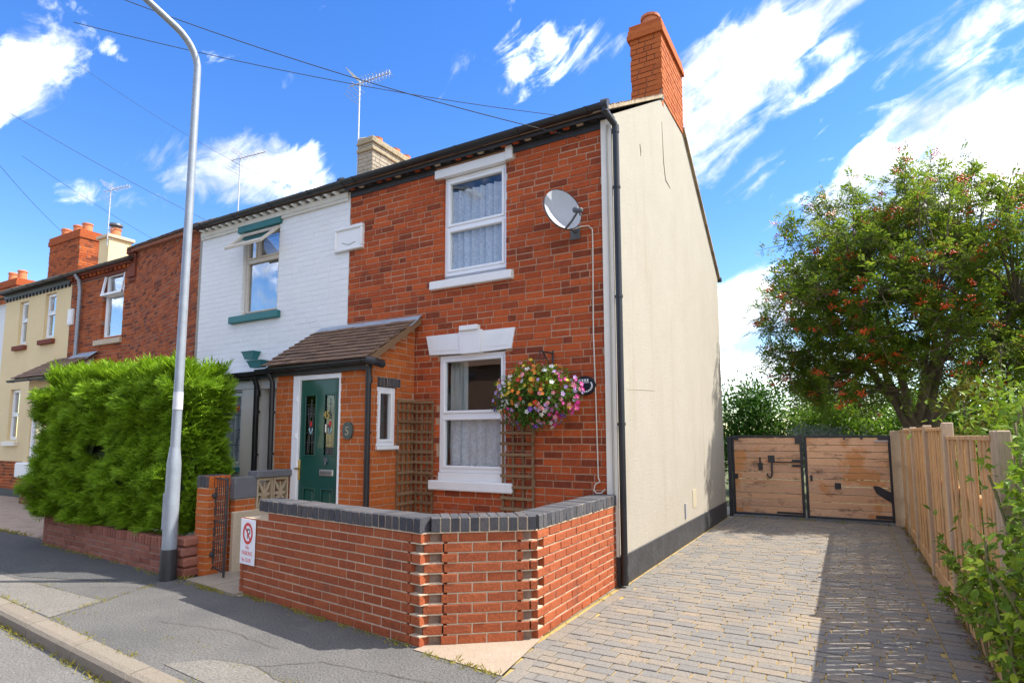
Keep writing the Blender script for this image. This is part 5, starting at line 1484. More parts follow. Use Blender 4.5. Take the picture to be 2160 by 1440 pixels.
mb = MB(); ax_ = (dc-lnb).normalized(); mb.tube([lnb-ax_*.05, lnb-ax_*.045, lnb+ax_*.02, lnb+ax_*.025, lnb+ax_*.07], [.02, .026, .026, .034, .034], 12); mb.tube([lnb, lnb+Vector((.02, .0, -.06))], .012, 8); mb.build('feed_horn', DISHD, sd_, smooth=True)
mb = MB(); mb.tube([(-.47, .0, 3.92), (-.47, -.16, 3.95), dc-dn_*.07], .018, 10); mb.fbox(Wf, fx(-.53), fx(-.41), 3.84, 4.0, 0, .012, .003); mb.build('bracket', DISHD, sd_, smooth=True)
cbx = thing('dish_cable', 'pale cable running down the brick wall from the satellite dish to a loop', 'cable', (-.25, -.01, 2.4))
mb = MB()
mb.tube([(-.46, -.10, 3.93), (-.38, -.02, 3.975), (-.30, -.012, 3.97), (-.255, -.012, 3.92), (-.252, -.012, 3.7), (-.262, -.012, 2.73), (-.245, -.012, 1.9), (-.232, -.012, 1.12)], .0075, 6); mb.build('cable_run', CABLE_W, cbx, smooth=True)
mb = MB(); mb.tube([(-.232, -.015, 1.12), (-.21, -.02, 1.08), (-.262, -.03, 1.05), (-.28, -.03, .99), (-.25, -.03, .955), (-.19, -.03, .96), (-.15, -.03, 1.0)], .008, 6); mb.build('cable_loop', CABLE_W, cbx, smooth=True)
pl_ = thing('name_plaque', 'black oval house plaque with white figures beside the flower basket', 'plaque', (-.37, -.02, 2.135))
mb = MB(); mb.prism([Wf(fx(-.37)+.128*cos(a), 2.135+.108*sin(a), .026) for a in [i*2*pi/36 for i in range(36)]], (0, .026, 0)); mb.build('plate', mat('slate_black', [(.012, .014, .02)], rough=.35, grain=.1), pl_)
PM = mat('plaque_white', [(.72, .72, .72)], rough=.6, grain=.1)
for k in range(15):
    a = radians(150+k*17)
    mb = MB(); c_ = (fx(-.37)+.088*cos(a), 2.13+.066*sin(a)); mb.fbox(Wf, c_[0]-.010, c_[0]+.008, c_[1]-.009, c_[1]+.011, .026, .029, .002); mb.build('border_mark', PM, pl_)
mb = MB()
for k in range(4): mb.fbox(Wf, fx(-.435)+k*.03, fx(-.435)+k*.03+.02, 2.178, 2.208, .026, .029, .002)
mb.fbox(Wf, fx(-.45), fx(-.44), 2.10, 2.20, .026, .0285); mb.fbox(Wf, fx(-.43), fx(-.32), 2.165, 2.172, .026, .0285)
mb.build('painted_letters', PM, pl_)

def trellis(label, Wt, u0, u1, v0, v1, nu, nv, loc):
    t = thing('trellis', label, 'trellis', loc, 'wooden trellises on the brick walls')
    pu = (u1-u0-.022)/(nu-1); pv = (v1-v0-.03)/(nv-1)
    for k in range(nu):
        mb = MB(); j0 = rnd.uniform(-.004, .004); mb.fbox(Wt, u0+k*pu+j0, u0+k*pu+.030+j0, v0, v1, .006, .026, .002); mb.build('upright_slat', WOOD_T, t)
    for k in range(nv):
        mb = MB(); j0, j1 = rnd.uniform(-.006, .006), rnd.uniform(-.006, .006); mb.fbox(lambda u, v, ww: Wt(u, v+(j0 if u < (u0+u1)/2 else j1), ww), u0-.012, u1+.012, v0+k*pv, v0+k*pv+.034, .027, .050, .002); mb.build('cross_slat', WOOD_T, t)
trellis('brown trellis fixed to the porch side wall beside its small window', Ws, sy(-.345), sy(-.05), .45, 2.04, 4, 13, (PX1, -.2, .5))
trellis('brown trellis on the house wall between porch and white window', Wf, fx(-2.77), fx(-2.49), .45, 2.03, 4, 13, (-2.63, 0, .5))
trellis('brown trellis on the house wall below the hanging flower basket', Wf, fx(-1.45), fx(-1.03), .45, 1.88, 4, 12, (-1.24, 0, .5))

# hanging basket
hb = thing('hanging_basket', 'hanging basket overflowing with colourful flowers on the brick wall', 'flower basket', (-.82, -.30, 2.05))
mb = MB(); mb.tube([(-.77, -.012, 2.56), (-.77, -.014, 2.30)], .011, 8); mb.tube([(-.77, -.014, 2.53), (-.79, -.30, 2.52)], .009, 8); mb.tube([(-.77, -.014, 2.33), (-.785, -.24, 2.52)], .007, 8); mb.build('bracket', BLACKP, hb)
for a in (0, 2.1, 4.2):
    mb = MB(); mb.tube([(-.79, -.30, 2.52), (-.80+.17*cos(a), -.30+.15*sin(a), 2.14)], .003, 5); mb.build('chain', BLACKP, hb)
mb = MB(); mb.lathe([(.20, 2.10), (.19, 2.02), (.14, 1.93), (0, 1.88)], -.82, -.31, 18); mb.build('basket', mat('moss_liner', [(.05, .05, .02), (.09, .075, .035)], 20, rough=.95, bump=.01), hb, smooth=True)
fr_ = random.Random(33)
BC, BR_ = Vector((-.83, -.335, 2.03)), Vector((.49, .31, .355))
def bpt(lo=.86, hi=1.04):
    while True:
        d = rdir(fr_)
        if d.y < .55: break
    k = 1+.20*mnoise.noise(d*2.3)+.08*mnoise.noise(d*6)
    if d.z > .3: k *= 1-.12*(d.z-.3)
    p = BC+Vector((d.x*BR_.x, d.y*BR_.y, d.z*BR_.z))*k*fr_.uniform(lo, hi)
    return p, d
mbs = {'g': MB(), 'l': MB()}
for _ in range(2600):
    p, d = bpt(.45, 1.0)
    m_ = 'l' if d.z > .12 and fr_.random() < .85 else 'g'
    leaf_quads(mbs[m_], p, (d+rdir(fr_)*.8-UPV*.15).normalized(), (d+rdir(fr_)*.6).normalized(), fr_.uniform(.03, .07), fr_.uniform(.014, .032))
for _ in range(260):
    p, d = bpt(.95, 1.0)
    for k in range(3): leaf_quads(mbs['g'], p+d*.02*k, (d*.5-UPV*fr_.uniform(-.3, .9)+rdir(fr_)*.4).normalized(), d, .06, .005)
mbs['g'].build('foliage', LEAF_DARK, hb, kind='stuff')
mbs['l'].build('lime_foliage', LEAF_LIME, hb, kind='stuff')
FC = {'white': (.80, .80, .78), 'orange': (.75, .20, .02), 'red': (.60, .03, .02), 'yellow': (.75, .50, .04), 'magenta': (.62, .02, .28), 'purple': (.16, .04, .42), 'lilac': (.45, .30, .62), 'pink': (.72, .25, .32)}
FM = {}
for cn, cv in FC.items():
    m_ = mat('petal_'+cn, [cv], rough=.6, grain=.12, trans=.3)
    me = bpy.data.meshes.new('flower')
    vs_, fs_ = [(0, 0, .004)], []
    for k in range(10):
        a = k*2*pi/10; rr = 1.0 if k % 2 == 0 else .66
        vs_.append((rr*cos(a), rr*sin(a), .22 if k % 2 == 0 else .1))
    for k in range(10): fs_.append((0, 1+k, 1+(k+1) % 10))
    vs_ += [(.22*cos(a), .22*sin(a), .12) for a in (0, 2.1, 4.2)]; fs_.append((11, 12, 13))
    me.from_pydata(vs_, [], fs_); me.materials.append(m_); me.materials.append(mat('flower_eye', [(.6, .42, .05)], grain=.1)); me.polygons[-1].material_index = 1
    FM[cn] = me
for i in range(330):
    p, d = bpt(.96, 1.10)
    if d.z > .45 and fr_.random() < .5: continue
    sx_ = d.x+fr_.uniform(-.25, .25); sz_ = d.z+fr_.uniform(-.3, .3)
    if sx_ > .72: c_ = fr_.choice(['magenta', 'magenta', 'magenta', 'lilac', 'pink'])
    elif sz_ < -.45: c_ = fr_.choice(['purple', 'purple', 'lilac', 'magenta', 'white', 'pink'])
    elif sx_ < -.55: c_ = fr_.choice(['white', 'white', 'orange', 'pink', 'lilac', 'yellow'])
    elif sz_ > .3: c_ = fr_.choice(['white', 'yellow', 'orange', 'pink'])
    else: c_ = fr_.choice(['orange', 'red', 'white', 'yellow', 'orange', 'pink', 'white', 'lilac'])
    rr = fr_.uniform(.019, .036)
    o = put('flower', FM[c_], hb, p, (d+rdir(fr_)*.5-Vector((0, .4, -.1))).to_track_quat('Z', 'Y').to_euler(), (rr, rr, rr))

# ================================================================== AERIALS AND OVERHEAD CABLES
def aerial(label, base, h, azim, loc_clip=None, n=9, size=1.0, tilt=0.0):
    t = thing('tv_aerial', label, 'aerial', base, 'television aerials on the roofs')
    b = Vector(base)
    mb = MB(); mb.tube([b, b+UPV*h], .016, 8); mb.build('mast', ALU, t)
    d = Vector((cos(azim), sin(azim), .06)); s_ = Vector((-sin(azim), cos(azim), 0))
    o_ = b+UPV*(h-.04)
    mb = MB(); mb.tube([o_-d*.25*size, o_+d*.75*size], .011, 6); mb.build('boom', ALU, t)
    for k in range(n):
        L = .11+.010*(n-k)
        q = o_+d*(.08+.66*k/(n-1))*size
        mb = MB(); mb.tube([q-s_*L*size, q+s_*L*size], .005, 5)
        mb.tube([q-UPV*.06*size, q+UPV*.06*size], .004, 5); mb.build('director', ALU, t)
    for sg_ in (-1, 1):
        for k in range(5):
            mb = MB(); a = radians(18+16*k)*sg_
            c0 = o_-d*(.05+.04*k)*size+UPV*(.07+.055*k)*sg_*size
            mb.tube([c0-s_*.22*size, c0+s_*.22*size], .005, 5); mb.build('reflector_rod', ALU, t)
    if loc_clip is not None:
        for z in loc_clip:
            mb = MB(); mb.tube([b+UPV*z, b+UPV*z+Vector((.16, .06, 0))], .012, 6); mb.build('mast_clamp', ALU, t)
aerial('tall television aerial fixed to the pale chimney of the white house', (-6.32, 2.36, 6.75), 2.20, .12, (.25, .62, .95))
aerial('television aerial with fan reflector on the white house roof', (-10.15, 2.35, 6.3), 1.95, .2, None, 8, 1.0)
aerial('thin television aerial beside the small cream chimney', (-16.6, 2.6, 7.2), 1.75, .25, (.2, .5), 7, .95)
def cable(label, a, b, sag, r_=.0055):
    a, b = Vector(a), Vector(b)
    pts = [a+(b-a)*(i/24)-UPV*sag*4*(i/24)*(1-i/24) for i in range(25)]
    mb = MB(); mb.tube(pts, r_, 5)
    o = mb.build('overhead_cable', CABLE, None, smooth=True, loc=tuple(b))
    tag(o, label, 'cable', 'overhead telephone cables')
cable('upper black telephone cable reaching the eaves of the corner house', (-6.6, -3.4, 7.55), (-.37, -.06, 5.02), .17)
cable('second black telephone cable passing behind the lamp post and tall aerial', (-7.2, -2.4, 7.5), (-1.6, 2.4, 6.85), .14, .0055)
cable('faint telephone cable crossing the sky to the white house', (-9.2, -1.5, 8.05), (-7.3, 1.2, 6.5), .10, .003)
cable('telephone cable sloping down to the red house roof', (-12.0, -1.5, 8.0), (-9.6, 2.0, 6.1), .08, .005)
cable('telephone cable slanting down behind the red chimney stack', (-16, .2, 8.8), (-17.0, 4.2, 7.9), .06, .005)
cable('telephone cable low in the sky at the far left', (-13.8, -1.0, 7.6), (-19.5, 3.0, 7.9), .10, .005)

# ================================================================== DRIVEWAY GATE AND FENCE
dg = thing('driveway_gate', 'pair of weathered board driveway gates in black steel frames', 'gate', (1.45, 6.4, 0))
WG = Wall(.09, 6.40, 0, 0)
leaf_w = ((.03, 1.275), (1.335, 2.70))
nb = 11
gr = random.Random(9)
for li, (a, b) in enumerate(leaf_w):
    z = .085
    hts = [gr.uniform(.115, .150) for _ in range(nb)]
    k_ = 1.455/sum(hts)
    for h in hts:
        h *= k_
        mb = MB(); d = gr.uniform(-.004, .004)
        mb.fbox(WG, a+.012+gr.uniform(0, .006), b-.012-gr.uniform(0, .006), z+.004, z+h-.004, -.02, .002+d, .004)
        mb.build('gate_board', WOOD_G, dg)
        z += h
    mb = MB()
    mb.fbox(WG, a-.015, a+.03, .04, 1.585, -.05, .012, .004); mb.fbox(WG, b-.03, b+.015, .04, 1.585, -.05, .012, .004)
    mb.fbox(WG, a+.03, b-.03, 1.545, 1.583, -.05, .010, .004); mb.fbox(WG, a+.03, b-.03, .045, .082, -.05, .010, .004)
    mb.build('steel_frame', BLACKP, dg)
def plate(name, u0, u1, v0, v1, w1=.02):
    mb = MB(); mb.fbox(WG, u0, u1, v0, v1, .003, w1, .004); mb.build(name, BLACKP, dg)
for args in (('latch_plate', .68, .80, 1.06, 1.20), ('hinge_strap', .50, .58, .91, 1.05), ('hinge_strap', .52, .55, 1.05, 1.16), ('corner_plate', 1.17, 1.25, 1.42, 1.55), ('corner_plate', .03, .15, 1.50, 1.54),
             ('bolt', 1.10, 1.26, 1.085, 1.125), ('bolt', 1.10, 1.24, .99, 1.03), ('hinge_plate', .02, .12, .735, .83), ('latch_plate', 1.80, 1.90, .60, .71), ('hinge_strap', 1.40, 1.44, .73, .84),
             ('bottom_strap', .80, 1.25, .10, .135), ('bottom_strap', 2.42, 2.70, .10, .16), ('hinge_plate', 2.52, 2.70, 1.50, 1.56), ('hinge_plate', 1.98, 2.01, 1.50, 1.54), ('hinge_plate', 2.25, 2.29, 1.51, 1.55)):
    plate(*args)
mb = MB(); mb.tube([WG(.745, 1.06, .03), WG(.745, .85, .035), WG(.73, .79, .05), WG(.70, .77, .05), WG(.675, .80, .05), WG(.655, .85, .04)], .016, 8); mb.build('pull_handle', BLACKP, dg, smooth=True)
mb = MB(); mb.tube([WG(.80, 1.075, .015), WG(1.26, 1.075, .015)], .010, 8); mb.build('slide_bolt', BLACKP, dg)
mb = MB(); mb.prism([WG(2.40, .66, .006), WG(2.45, .54, .006), WG(2.58, .45, .006), WG(2.70, .37, .006), WG(2.70, .56, .006), WG(2.58, .62, .006), WG(2.50, .67, .006), WG(2.43, .68, .006)], (0, .004, 0)); mb.build('tar_stain', BLACKP, dg)
mb = MB(); mb.fbox(WG, 2.46, 2.68, 1.455, 1.49, .003, .02, .006); mb.build('pale_bolt', STEEL, dg)
def post(label, x0, x1, y0, y1, h, m, name='fence_post', cat='post', group=None):
    mb = MB(); mb.box(x0, x1, y0, y1, -.05, h, .008)
    o = mb.build(name, m, None, loc=((x0+x1)/2, (y0+y1)/2, 0)); return tag(o, label, cat, group)
post('black steel gate post against the rendered gable end', .03, .10, 6.33, 6.42, 1.56, BLACKP, 'gate_post', 'gate post')
post('thick brown timber gate post between gates and fence', 2.80, 2.985, 6.36, 6.54, 1.66, WOOD_P, 'gate_post', 'gate post')
fn = thing('fence', 'tall timber fence of upright slats along the right of the driveway', 'fence', (2.97, 2.5, 0))
FX = 2.975
WFn = Wall(FX, -1.52, 0, pi/2)     # outward = +x, so the drive side is w < 0
fsl = random.Random(3)
posts_y = [-1.40, .54, 2.17, 3.91, 5.2]
for yy in posts_y[1:]:
    mb = MB(); mb.box(FX-.065, FX+.02, yy-.038, yy+.038, -.05, 1.69, .008); mb.build('post', WOOD_P, fn)
for yy in (-1.44, -1.56):
    mb = MB(); mb.box(FX-.04, FX+.035, yy-.042, yy+.040, -.05, 1.60, .008); mb.build('post', WOOD_P, fn)
ends = [-1.50]+posts_y[1:]+[6.36]
for a, b in zip(ends, ends[1:]):
    y = a+.05
    hh = 1.57+.10*min(1, (a+1.5)/2.5)
    while y < b-.09:
        wd_ = fsl.uniform(.055, .085)
        mb = MB(); d = fsl.uniform(0, .026)
        mb.box(FX-.02-d, FX-.004-d, y, min(y+wd_, b-.05), .15, hh-.03+fsl.uniform(-.01, .01), .003); mb.build('slat', WOOD_F, fn)
        y += wd_+fsl.uniform(.008, .026)
    for z in (.45, 1.05): 
        mb = MB(); mb.box(FX-.0, FX+.045, a+.04, b-.04, z, z+.07, .003); mb.build('rail', WOOD_F, fn)
    mb = MB(); mb.box(FX-.048, FX+.01, a+.046, b-.046, hh-.035, hh, .004); mb.build('capping_rail', WOOD_F, fn)
    mb = MB(); mb.box(FX-.045, FX-.018, a+.046, b-.046, .0, .15, .004); mb.build('gravel_board', WOOD_F, fn)

# ================================================================== TREES AND SHRUBS
tr = thing('rowan_tree', 'large rowan tree with orange red berries behind the driveway gates', 'tree', (3.45, 9.0, 0))
tr_r = random.Random(21)
tb = MB(); tw = MB(); lf = MB(); br = MB()
base = Vector((3.42, 9.0, -.05))
tb.tube([base, base+Vector((.01, 0, .6)), base+Vector((.0, .02, 1.35)), base+Vector((-.02, .02, 1.9))], [.25, .20, .18, .17], 14)
limbs = []
CC, CR = Vector((3.42, 9.0, 4.30)), Vector((2.80, 2.5, 2.80))
for k in range(9):
    a = k*2*pi/9+tr_r.uniform(-.25, .25)
    el = tr_r.uniform(.55, 1.25) if k % 2 else tr_r.uniform(.9, 1.35)
    d = Vector((cos(a)*cos(el), sin(a)*cos(el), sin(el)))
    L = tr_r.uniform(2.6, 3.6)
    p0 = base+Vector((0, 0, tr_r.uniform(1.3, 1.9)))
    pts = [p0]
    for i in range(6):
        d = (d+rdir(tr_r)*.13+UPV*.05).normalized(); pts.append(pts[-1]+d*L/6)
    tb.tube(pts, [.105-.012*i for i in range(7)], 8)
    limbs.append(pts)
def rowan_leaf(c, d):
    n = (UPV*.8+rdir(tr_r)*.7).normalized()
    s_ = d.cross(n).normalized(); n = s_.cross(d)
    L = tr_r.uniform(.15, .24)
    for k in range(4):
        q = c+d*L*(.25+.2*k)-UPV*.012*k*k*.4
        for sg_ in (-1, 1): leaf_quads(lf, q, (s_*sg_+d*.45-n*.15).normalized(), n, L*.40, L*.155, .15)
    leaf_quads(lf, c+d*L*.95, (d-n*.2).normalized(), n, L*.36, L*.14, .15)
allp = [p for l in limbs for p in l[2:]]
ends_ = []
for _ in range(430):
    while True:
        d = rdir(tr_r)
        if d.z > -.82: break
    rr = tr_r.uniform(.3, 1.0)**.55
    k = 1+.07*mnoise.noise(d*1.7)+.07*mnoise.noise(d*4)
    p = CC+Vector((d.x*CR.x, d.y*CR.y, d.z*(CR.z if d.z > 0 else CR.z*.92)))*rr*k
    if d.z > 0: p.x -= 0; 
    q = min(allp, key=lambda a: (a-p).length+max(0, a.z-p.z)*.7)
    m_ = (p+q)/2+Vector((0, 0, .12))+rdir(tr_r)*.12
    tw.tube([q, m_, p], [.028, .018, .008], 5, False)
    ends_.append((p, (p-q).normalized(), d, rr))
for p, d0, d, rr in ends_:
    out = (d*.6+UPV*.55+d0*.4).normalized()
    L = tr_r.uniform(.35, .65) if rr < .93 else tr_r.uniform(.45, .80)
    sh = [(p, out)]
    for _ in range(6):
        sh.append((p+rdir(tr_r)*.12, (out*.55+rdir(tr_r)).normalized()))
    for s0, sdv in sh:
        e = s0+sdv*L*tr_r.uniform(.55, 1)
        tw.tube([s0, e], [.008, .004], 4, False)
        nl = int(tr_r.uniform(5, 8))
        for k in range(nl):
            t_ = (k+1)/nl
            rowan_leaf(s0+(e-s0)*t_, (rdir(tr_r)*.85+sdv*.75+UPV*.1).normalized())
    if tr_r.random() < .72:
        for _ in range(tr_r.choice([1, 2, 2])):
            b0 = p+out*L*tr_r.uniform(.2, .9)+rdir(tr_r)*.16+d*.08
            for _ in range(15):
                c = b0+Vector((tr_r.gauss(0, .05), tr_r.gauss(0, .05), tr_r.gauss(0, .03)))
                s_ = tr_r.uniform(.014, .021)
                br.add([c+Vector(v)*s_ for v in ((1, 0, 0), (-1, 0, 0), (0, 1, 0), (0, -1, 0), (0, 0, 1), (0, 0, -1))], [(0, 2, 4), (2, 1, 4), (1, 3, 4), (3, 0, 4), (2, 0, 5), (1, 2, 5), (3, 1, 5), (0, 3, 5)])
tb.build('trunk', BARK, tr, smooth=True)
tw.build('branches', BARK, tr, kind='stuff')
lf.build('crown', LEAF_ROWAN, tr, kind='stuff')
br.build('berries', BERRY, tr, kind='stuff')

def shrub(name, label, c, R, n, ls, m, seed, cat='shrub', group=None, stem=True, solid=.35, droop=.0, asp=.45):
    r = random.Random(seed)
    c, R = Vector(c), Vector(R)
    t = thing(name, label, cat, (c.x, c.y, 0), group)
    f = MB()
    n = int(n*1.8)
    cl = [(rdir(r), r.uniform(.4, 1.0)) for _ in range(max(10, n//70))]
    per = n//len(cl)
    for d, rr in cl:
        if d.z < -.7: d.z = -d.z
        k = 1+.18*mnoise.noise(d*2+c)
        cc_ = c+Vector((d.x*R.x, d.y*R.y, d.z*R.z))*rr*k
        sp = .28*min(R)
        for _ in range(per):
            p = cc_+Vector((r.gauss(0, sp), r.gauss(0, sp), r.gauss(0, sp*.8)))
            dd = (d*.5+rdir(r)+UPV*(.1-droop)).normalized()
            leaf_quads(f, p, dd, (UPV*.6+d*.5+rdir(r)*.6).normalized(), ls*r.uniform(.7, 1.3), ls*asp*r.uniform(.8, 1.2))
    f.build('foliage', m, t, kind='stuff')
    s_ = MB()
    for k in range(7):
        a = r.uniform(0, 6.28); q = c+Vector((cos(a)*R.x*.5, sin(a)*R.y*.5, R.z*.2))
        s_.tube([(c.x+cos(a)*.08, c.y+sin(a)*.08, -.05), (c.x+cos(a)*.2, c.y+sin(a)*.2, c.z*.5), tuple(q)], [.03, .022, .01], 6)
    s_.build('stem', BARK, t)
    return t
shrub('shrub', 'dark green bush beside the back corner of the rendered gable', (-.35, 12.3, 1.6), (1.15, 1.0, 1.55), 5200, .13, LEAF_DARK, 1)
shrub('shrub', 'broad mid green bush behind the middle of the driveway gates', (1.7, 12.0, 1.35), (1.4, .9, 1.15), 4600, .12, LEAF_BUSH, 2)
shrub('shrub', 'green bush under the left branches of the rowan', (3.9, 12.6, 1.4), (1.5, .9, 1.3), 4200, .12, LEAF_BUSH, 3)
shrub('shrub', 'coppery pink shrub far behind the gates left of the rowan', (1.4, 17, 2.3), (1.6, 1.0, 1.5), 2600, .13, LEAF_PINK, 4)
shrub('shrub', 'grey green low shrub showing just above the gate top', (1.6, 9.6, 1.2), (1.3, .45, .55), 2200, .07, LEAF_GREY, 5)
shrub('shrub', 'green bush behind the fence at the foot of the rowan', (5.4, 10.5, 1.5), (1.4, 1.0, 1.35), 3800, .12, LEAF_DARK, 6)
shrub('shrub', 'yellow leaved shrub rising over the far end of the fence', (4.1, 6.4, 2.0), (.45, .4, .65), 420, .15, LEAF_YEL, 7, asp=.22)
shrub('shrub', 'lime green shrub spilling over the fence at the right edge', (4.3, 2.2, 1.15), (.95, 1.4, .95), 4400, .11, LEAF_LIME, 8)
shrub('shrub', 'green shrub behind the near end of the fence', (3.85, -.1, .75), (.60, 1.1, .80), 4200, .10, LEAF_BUSH, 9)
shrub('garden_tree', 'leafy garden tree beyond the fence whose shade falls on the driveway', (7.1, 6.2, 4.5), (1.5, 1.5, 1.4), 3600, .16, LEAF_BUSH, 61, 'tree')
# backdrop of hedgerow
for i, (x, y, rx, rz) in enumerate(((-5.5, 22, 4, 2.2), (3.5, 24, 4.5, 2.0), (11, 20, 4.5, 2.6), (18, 24, 5, 3))):
    shrub('hedgerow_tree', ['distant hedgerow bush behind the houses', 'distant low hedgerow bush behind the rowan', 'distant bush at the right beyond the rowan', 'farthest hedgerow bush at the right'][i], (x, y, rz*.8), (rx, 1.5, rz), 3200, .22, [LEAF_BUSH, LEAF_DARK][i % 2], 20+i, 'bush')
# climber in the foreground right: single leaves on stems
cl_ = thing('climbing_shrub', 'leafy bright green climber in front of the near fence end at the right', 'shrub', (3.1, -.9, 0))
cr_ = random.Random(14)
vsl = [(0, 0, 0), (.16, .24, .05), (.50, .42, .09), (.42, .12, .03), (1, .0, -.06), (.42, -.12, .03), (.50, -.42, .09), (.16, -.24, .05), (.34, 0, .0)]
fsl_ = [(8, 0, 1), (8, 1, 2), (8, 2, 3), (8, 3, 4), (8, 4, 5), (8, 5, 6), (8, 6, 7), (8, 7, 0)]
vs2 = [(0, 0, 0), (.2, .20, .05), (.55, .26, .06), (1, 0, -.05), (.55, -.26, .06), (.2, -.20, .05), (.4, 0, 0)]
fs2 = [(6, i, (i+1) % 6) for i in range(6)]
LM_ = []
for v_, f_ in ((vsl, fsl_), (vs2, fs2)):
    me = bpy.data.meshes.new('leaf'); me.from_pydata(v_, [], f_); me.materials.append(LEAF_LIME_O); me.update(); LM_.append((me, v_, f_))
st = MB(); lfm = MB(); cand = []
def stemline(p0, p1, bend):
    p0, p1 = Vector(p0), Vector(p1)
    return [p0+(p1-p0)*t_+Vector(bend)*4*t_*(1-t_) for t_ in [i/8 for i in range(9)]]
for k in range(70):
    y0 = cr_.uniform(-2.3, -1.5); x0 = cr_.uniform(2.93, 3.35)
    top = cr_.uniform(.5, 1.25) if x0 < 3.02 else cr_.uniform(.9, 1.75)
    L = stemline((x0, y0, 0), (x0+cr_.uniform(-.18, .2), y0+cr_.uniform(-.25, .30), top), (cr_.uniform(-.1, .1), cr_.uniform(-.1, .1), .1))
    st.tube(L, [.008]*9, 4, False)
    for i in range(1, 9):
        for _ in range(8):
            cand.append((L[i]+rdir(cr_)*.08, .6 if k % 3 else 1))
for k in range(11):      # arching shoots towards the drive
    y0 = -1.45+2.1*cr_.random()**1.7; z1 = cr_.uniform(.15, .75)+.25*max(0, -.5-y0)
    L = stemline((2.92, y0-.1, .0), (2.77+cr_.uniform(-.05, .15), y0+cr_.uniform(-.2, .4), z1), (.0, 0, .16))
    st.tube(L, [.006]*9, 4, False)
    for i in range(2, 9):
        for _ in range(5): cand.append((L[i]+rdir(cr_)*.035, 1))
cand = [c for c in cand]
cand.sort(key=lambda c: (c[0]-CAM).length if (c[0]-CAM).dot(fw) > .3 and (c[0]-CAM).dot(rt)/(c[0]-CAM).dot(fw) < .9 else 99)
for i, (p, q) in enumerate(cand):
    me, v_, f_ = LM_[cr_.random() < .35]
    d = (rdir(cr_)+Vector((-.5, -.45, -.15))).normalized()
    n = (Vector((-.3, -.3, .8))+rdir(cr_)*.5).normalized()
    sy_ = n.cross(d).normalized(); n = d.cross(sy_)
    s_ = cr_.uniform(.045, .090)
    if i < 290:
        o = put('leaf', me, cl_, p)
        o.matrix_local = Matrix(((d.x*s_, sy_.x*s_, n.x*s_, o.location.x), (d.y*s_, sy_.y*s_, n.y*s_, o.location.y), (d.z*s_, sy_.z*s_, n.z*s_, o.location.z), (0, 0, 0, 1)))
    else:
        lfm.add([p+d*a*s_+sy_*b*s_+n*c*s_ for a, b, c in v_], f_)
st.build('stem', mat('green_stem', [(.12, .13, .04), (.2, .16, .07)], 9), cl_, kind='stuff')
lfm.build('foliage', LEAF_LIME, cl_, kind='stuff')

# ================================================================== SEAMS AND CRACKS IN THE TARMAC
SEAM = mat('bitumen', [(.055, .052, .05), (.10, .085, .06)], 9, rough=.8)
qr = random.Random(17)
for pl in ([(-4.12, -3.02), (-4.40, -2.42)], [(-6.3, -3.0), (-4.14, -2.99)], [(-4.12, -3.02), (-3.98, -3.5)], [(-1.45, -3.33), (-1.1, -3.05), (-.2, -2.95), (.1, -2.9)], [(-3.1, -3.1), (-2.3, -2.95), (-1.6, -3.02)], [(-1.85, -3.40), (-1.44, -3.33), (-.9, -3.46)]):
    pts = []
    for a, b in zip(pl, pl[1:]):
        n = max(3, int(sqrt((a[0]-b[0])**2+(a[1]-b[1])**2)/.09))
        pts += [(a[0]+(b[0]-a[0])*i/n+qr.gauss(0, .008), a[1]+(b[1]-a[1])*i/n+qr.gauss(0, .008)) for i in range(n)]
    pts.append(pl[-1])
    mb = MB()
    for a, b in zip(pts, pts[1:]):
        d = Vector((b[0]-a[0], b[1]-a[1], 0)).normalized(); q = Vector((-d.y, d.x, 0))*qr.uniform(.0015, .004)
        A, B = Vector((*a, .0065)), Vector((*b, .0065))
        mb.add([A-q, B+d*.004-q, B+d*.004+q, A+q], [(0, 1, 2, 3)])
    o = mb.build('tar_seam', SEAM); o['kind'] = 'structure'

# ================================================================== WEEDS AND LITTER
wr = random.Random(8)
wm = MB()
def tuft(x, y, z, h, n):
    for _ in range(n):
        a = wr.uniform(0, 6.28); d = Vector((cos(a)*.7, sin(a)*.7, wr.uniform(.3, 1.1))).normalized()
        leaf_quads(wm, Vector((x+wr.gauss(0, .018), y+wr.gauss(0, .018), z)), d, Vector((cos(a+1.5), sin(a+1.5), .2)), h*wr.uniform(.5, 1.2), h*.16)
def line(p0, p1, n, h, z=0.0, j=.02, clump=.45):
    for _ in range(n):
        t_ = wr.random()
        x, y = p0[0]+(p1[0]-p0[0])*t_, p0[1]+(p1[1]-p0[1])*t_
        if mnoise.noise(Vector((x*2.3, y*2.3, 3.3))) > -.25+clump*wr.random()-.1:
            tuft(x+wr.gauss(0, j), y+wr.gauss(0, j), z, h*wr.uniform(.5, 1.3), wr.randint(3, 7))
line((LA.x, LA.y-.02), (LB.x, LB.y-.03), 160, .04)
line((-.69, -2.56), (.10, -2.66), 45, .05)
line((.02, -1.86), (.02, -.1), 46, .03)
line((.06, 0), (.06, 6), 40, .03)
k0, k1 = K(-10, -.18), K(4, -.18)
line(k0, k1, 300, .05, -.115, .015, .3)
k0, k1 = K(-10, .012), K(4, .012)
line(k0, k1, 260, .035, .0, .012, .4)
line((-4.1, -3.3), (-1.9, -3.25), 26, .025, .004, .06)
line((-1.85, -3.36), (-.9, -3.4), 40, .02, .004)
line((-6.2, -2.97), (-4.15, -2.38), 10, .02, .004)
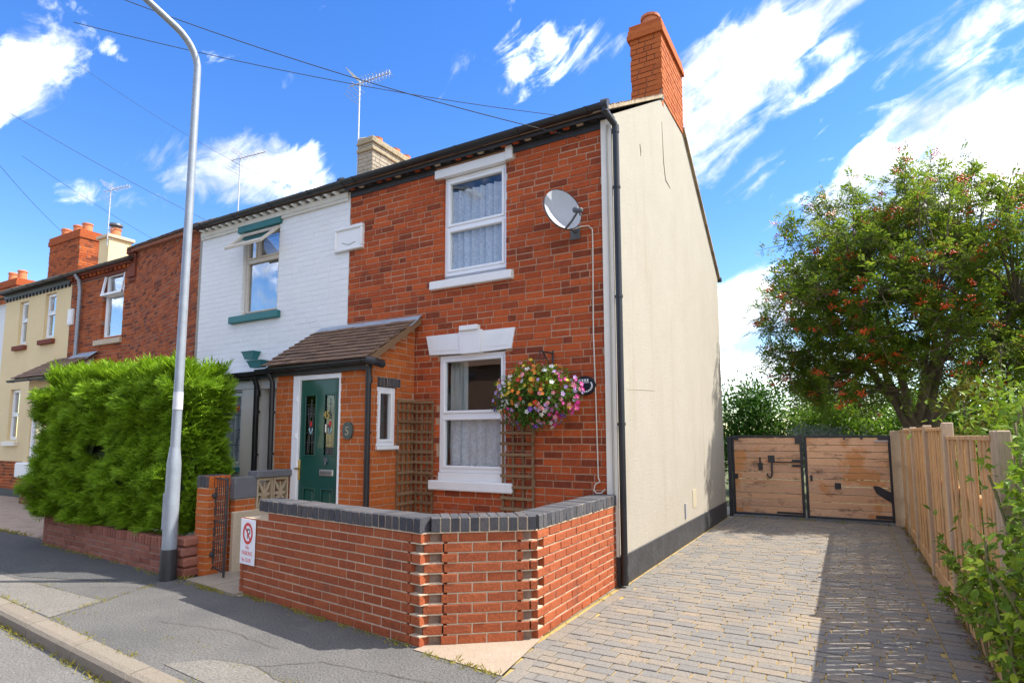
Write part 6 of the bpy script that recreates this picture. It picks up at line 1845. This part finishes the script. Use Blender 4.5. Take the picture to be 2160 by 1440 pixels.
line((-8.36, -1.84), (-4.5, -2.14), 110, .04)
line((-4.25, -2.18), (-3.2, -2.28), 60, .05)
line((-4.35, -2.4), (-4.05, -3.4), 50, .025)
line((-6.2, -2.98), (-4.1, -3.0), 40, .025)
line((2.93, -1.3), (2.93, 6.3), 200, .05, 0, .03)
line((-11, -1.6), (-8.6, -1.62), 80, .06)
line((.1, 6.3), (2.8, 6.3), 60, .06)
line((-4.44, -2.1), (-4.2, -2.1), 30, .06)
for _ in range(420):
    q = pav[wr.randrange(420)]
    tuft(q[0]-.002, wr.uniform(q[2], q[3]), -.006, .012, 3)
wm.build('weeds', WEED, None, kind='stuff')
lm = MB()
for _ in range(1500):
    x, y = wr.gauss(2.95, .045), wr.uniform(-2.5, 6.2)
    leaf_quads(lm, Vector((x, y, wr.uniform(0, .015))), Vector((wr.uniform(-1, 1), wr.uniform(-1, 1), wr.uniform(-.1, .3))).normalized(), UPV, wr.uniform(.02, .05), wr.uniform(.01, .025))
for _ in range(160):
    x, y = wr.uniform(.2, 2.8), wr.uniform(-2.5, 6)
    leaf_quads(lm, Vector((x, y, .004)), Vector((wr.uniform(-1, 1), wr.uniform(-1, 1), .1)).normalized(), UPV, wr.uniform(.01, .025), .012)
lm.build('leaf_litter', LITTER, None, kind='stuff')

# ================================================================== HOUSES ACROSS THE STREET (seen in the window panes)
op = thing('opposite_house', 'brown brick house across the street, mirrored in the window panes', 'house', (-6, -19, 0))
mb = MB(); mb.box(-22, 12, -24, -18.5, 0, 5.2); mb.build('wall', mat('brown_brick', [(.20, .11, .075), (.26, .15, .10)], 5, rough=.9, grain=.3), op)
mb = MB(); mb.prism([(-22.3, -18.2, 5.1), (-22.3, -24.3, 5.1), (-22.3, -21.2, 7.3)], (34.6, 0, 0)); mb.build('roof', TILE_J, op)
for i in range(8):
    for z in (1.0, 3.5):
        mb = MB(); mb.box(-20.5+i*4, -19.3+i*4, -18.52, -18.44, z, z+1.3, .02); mb.build('window', UPVC, op)
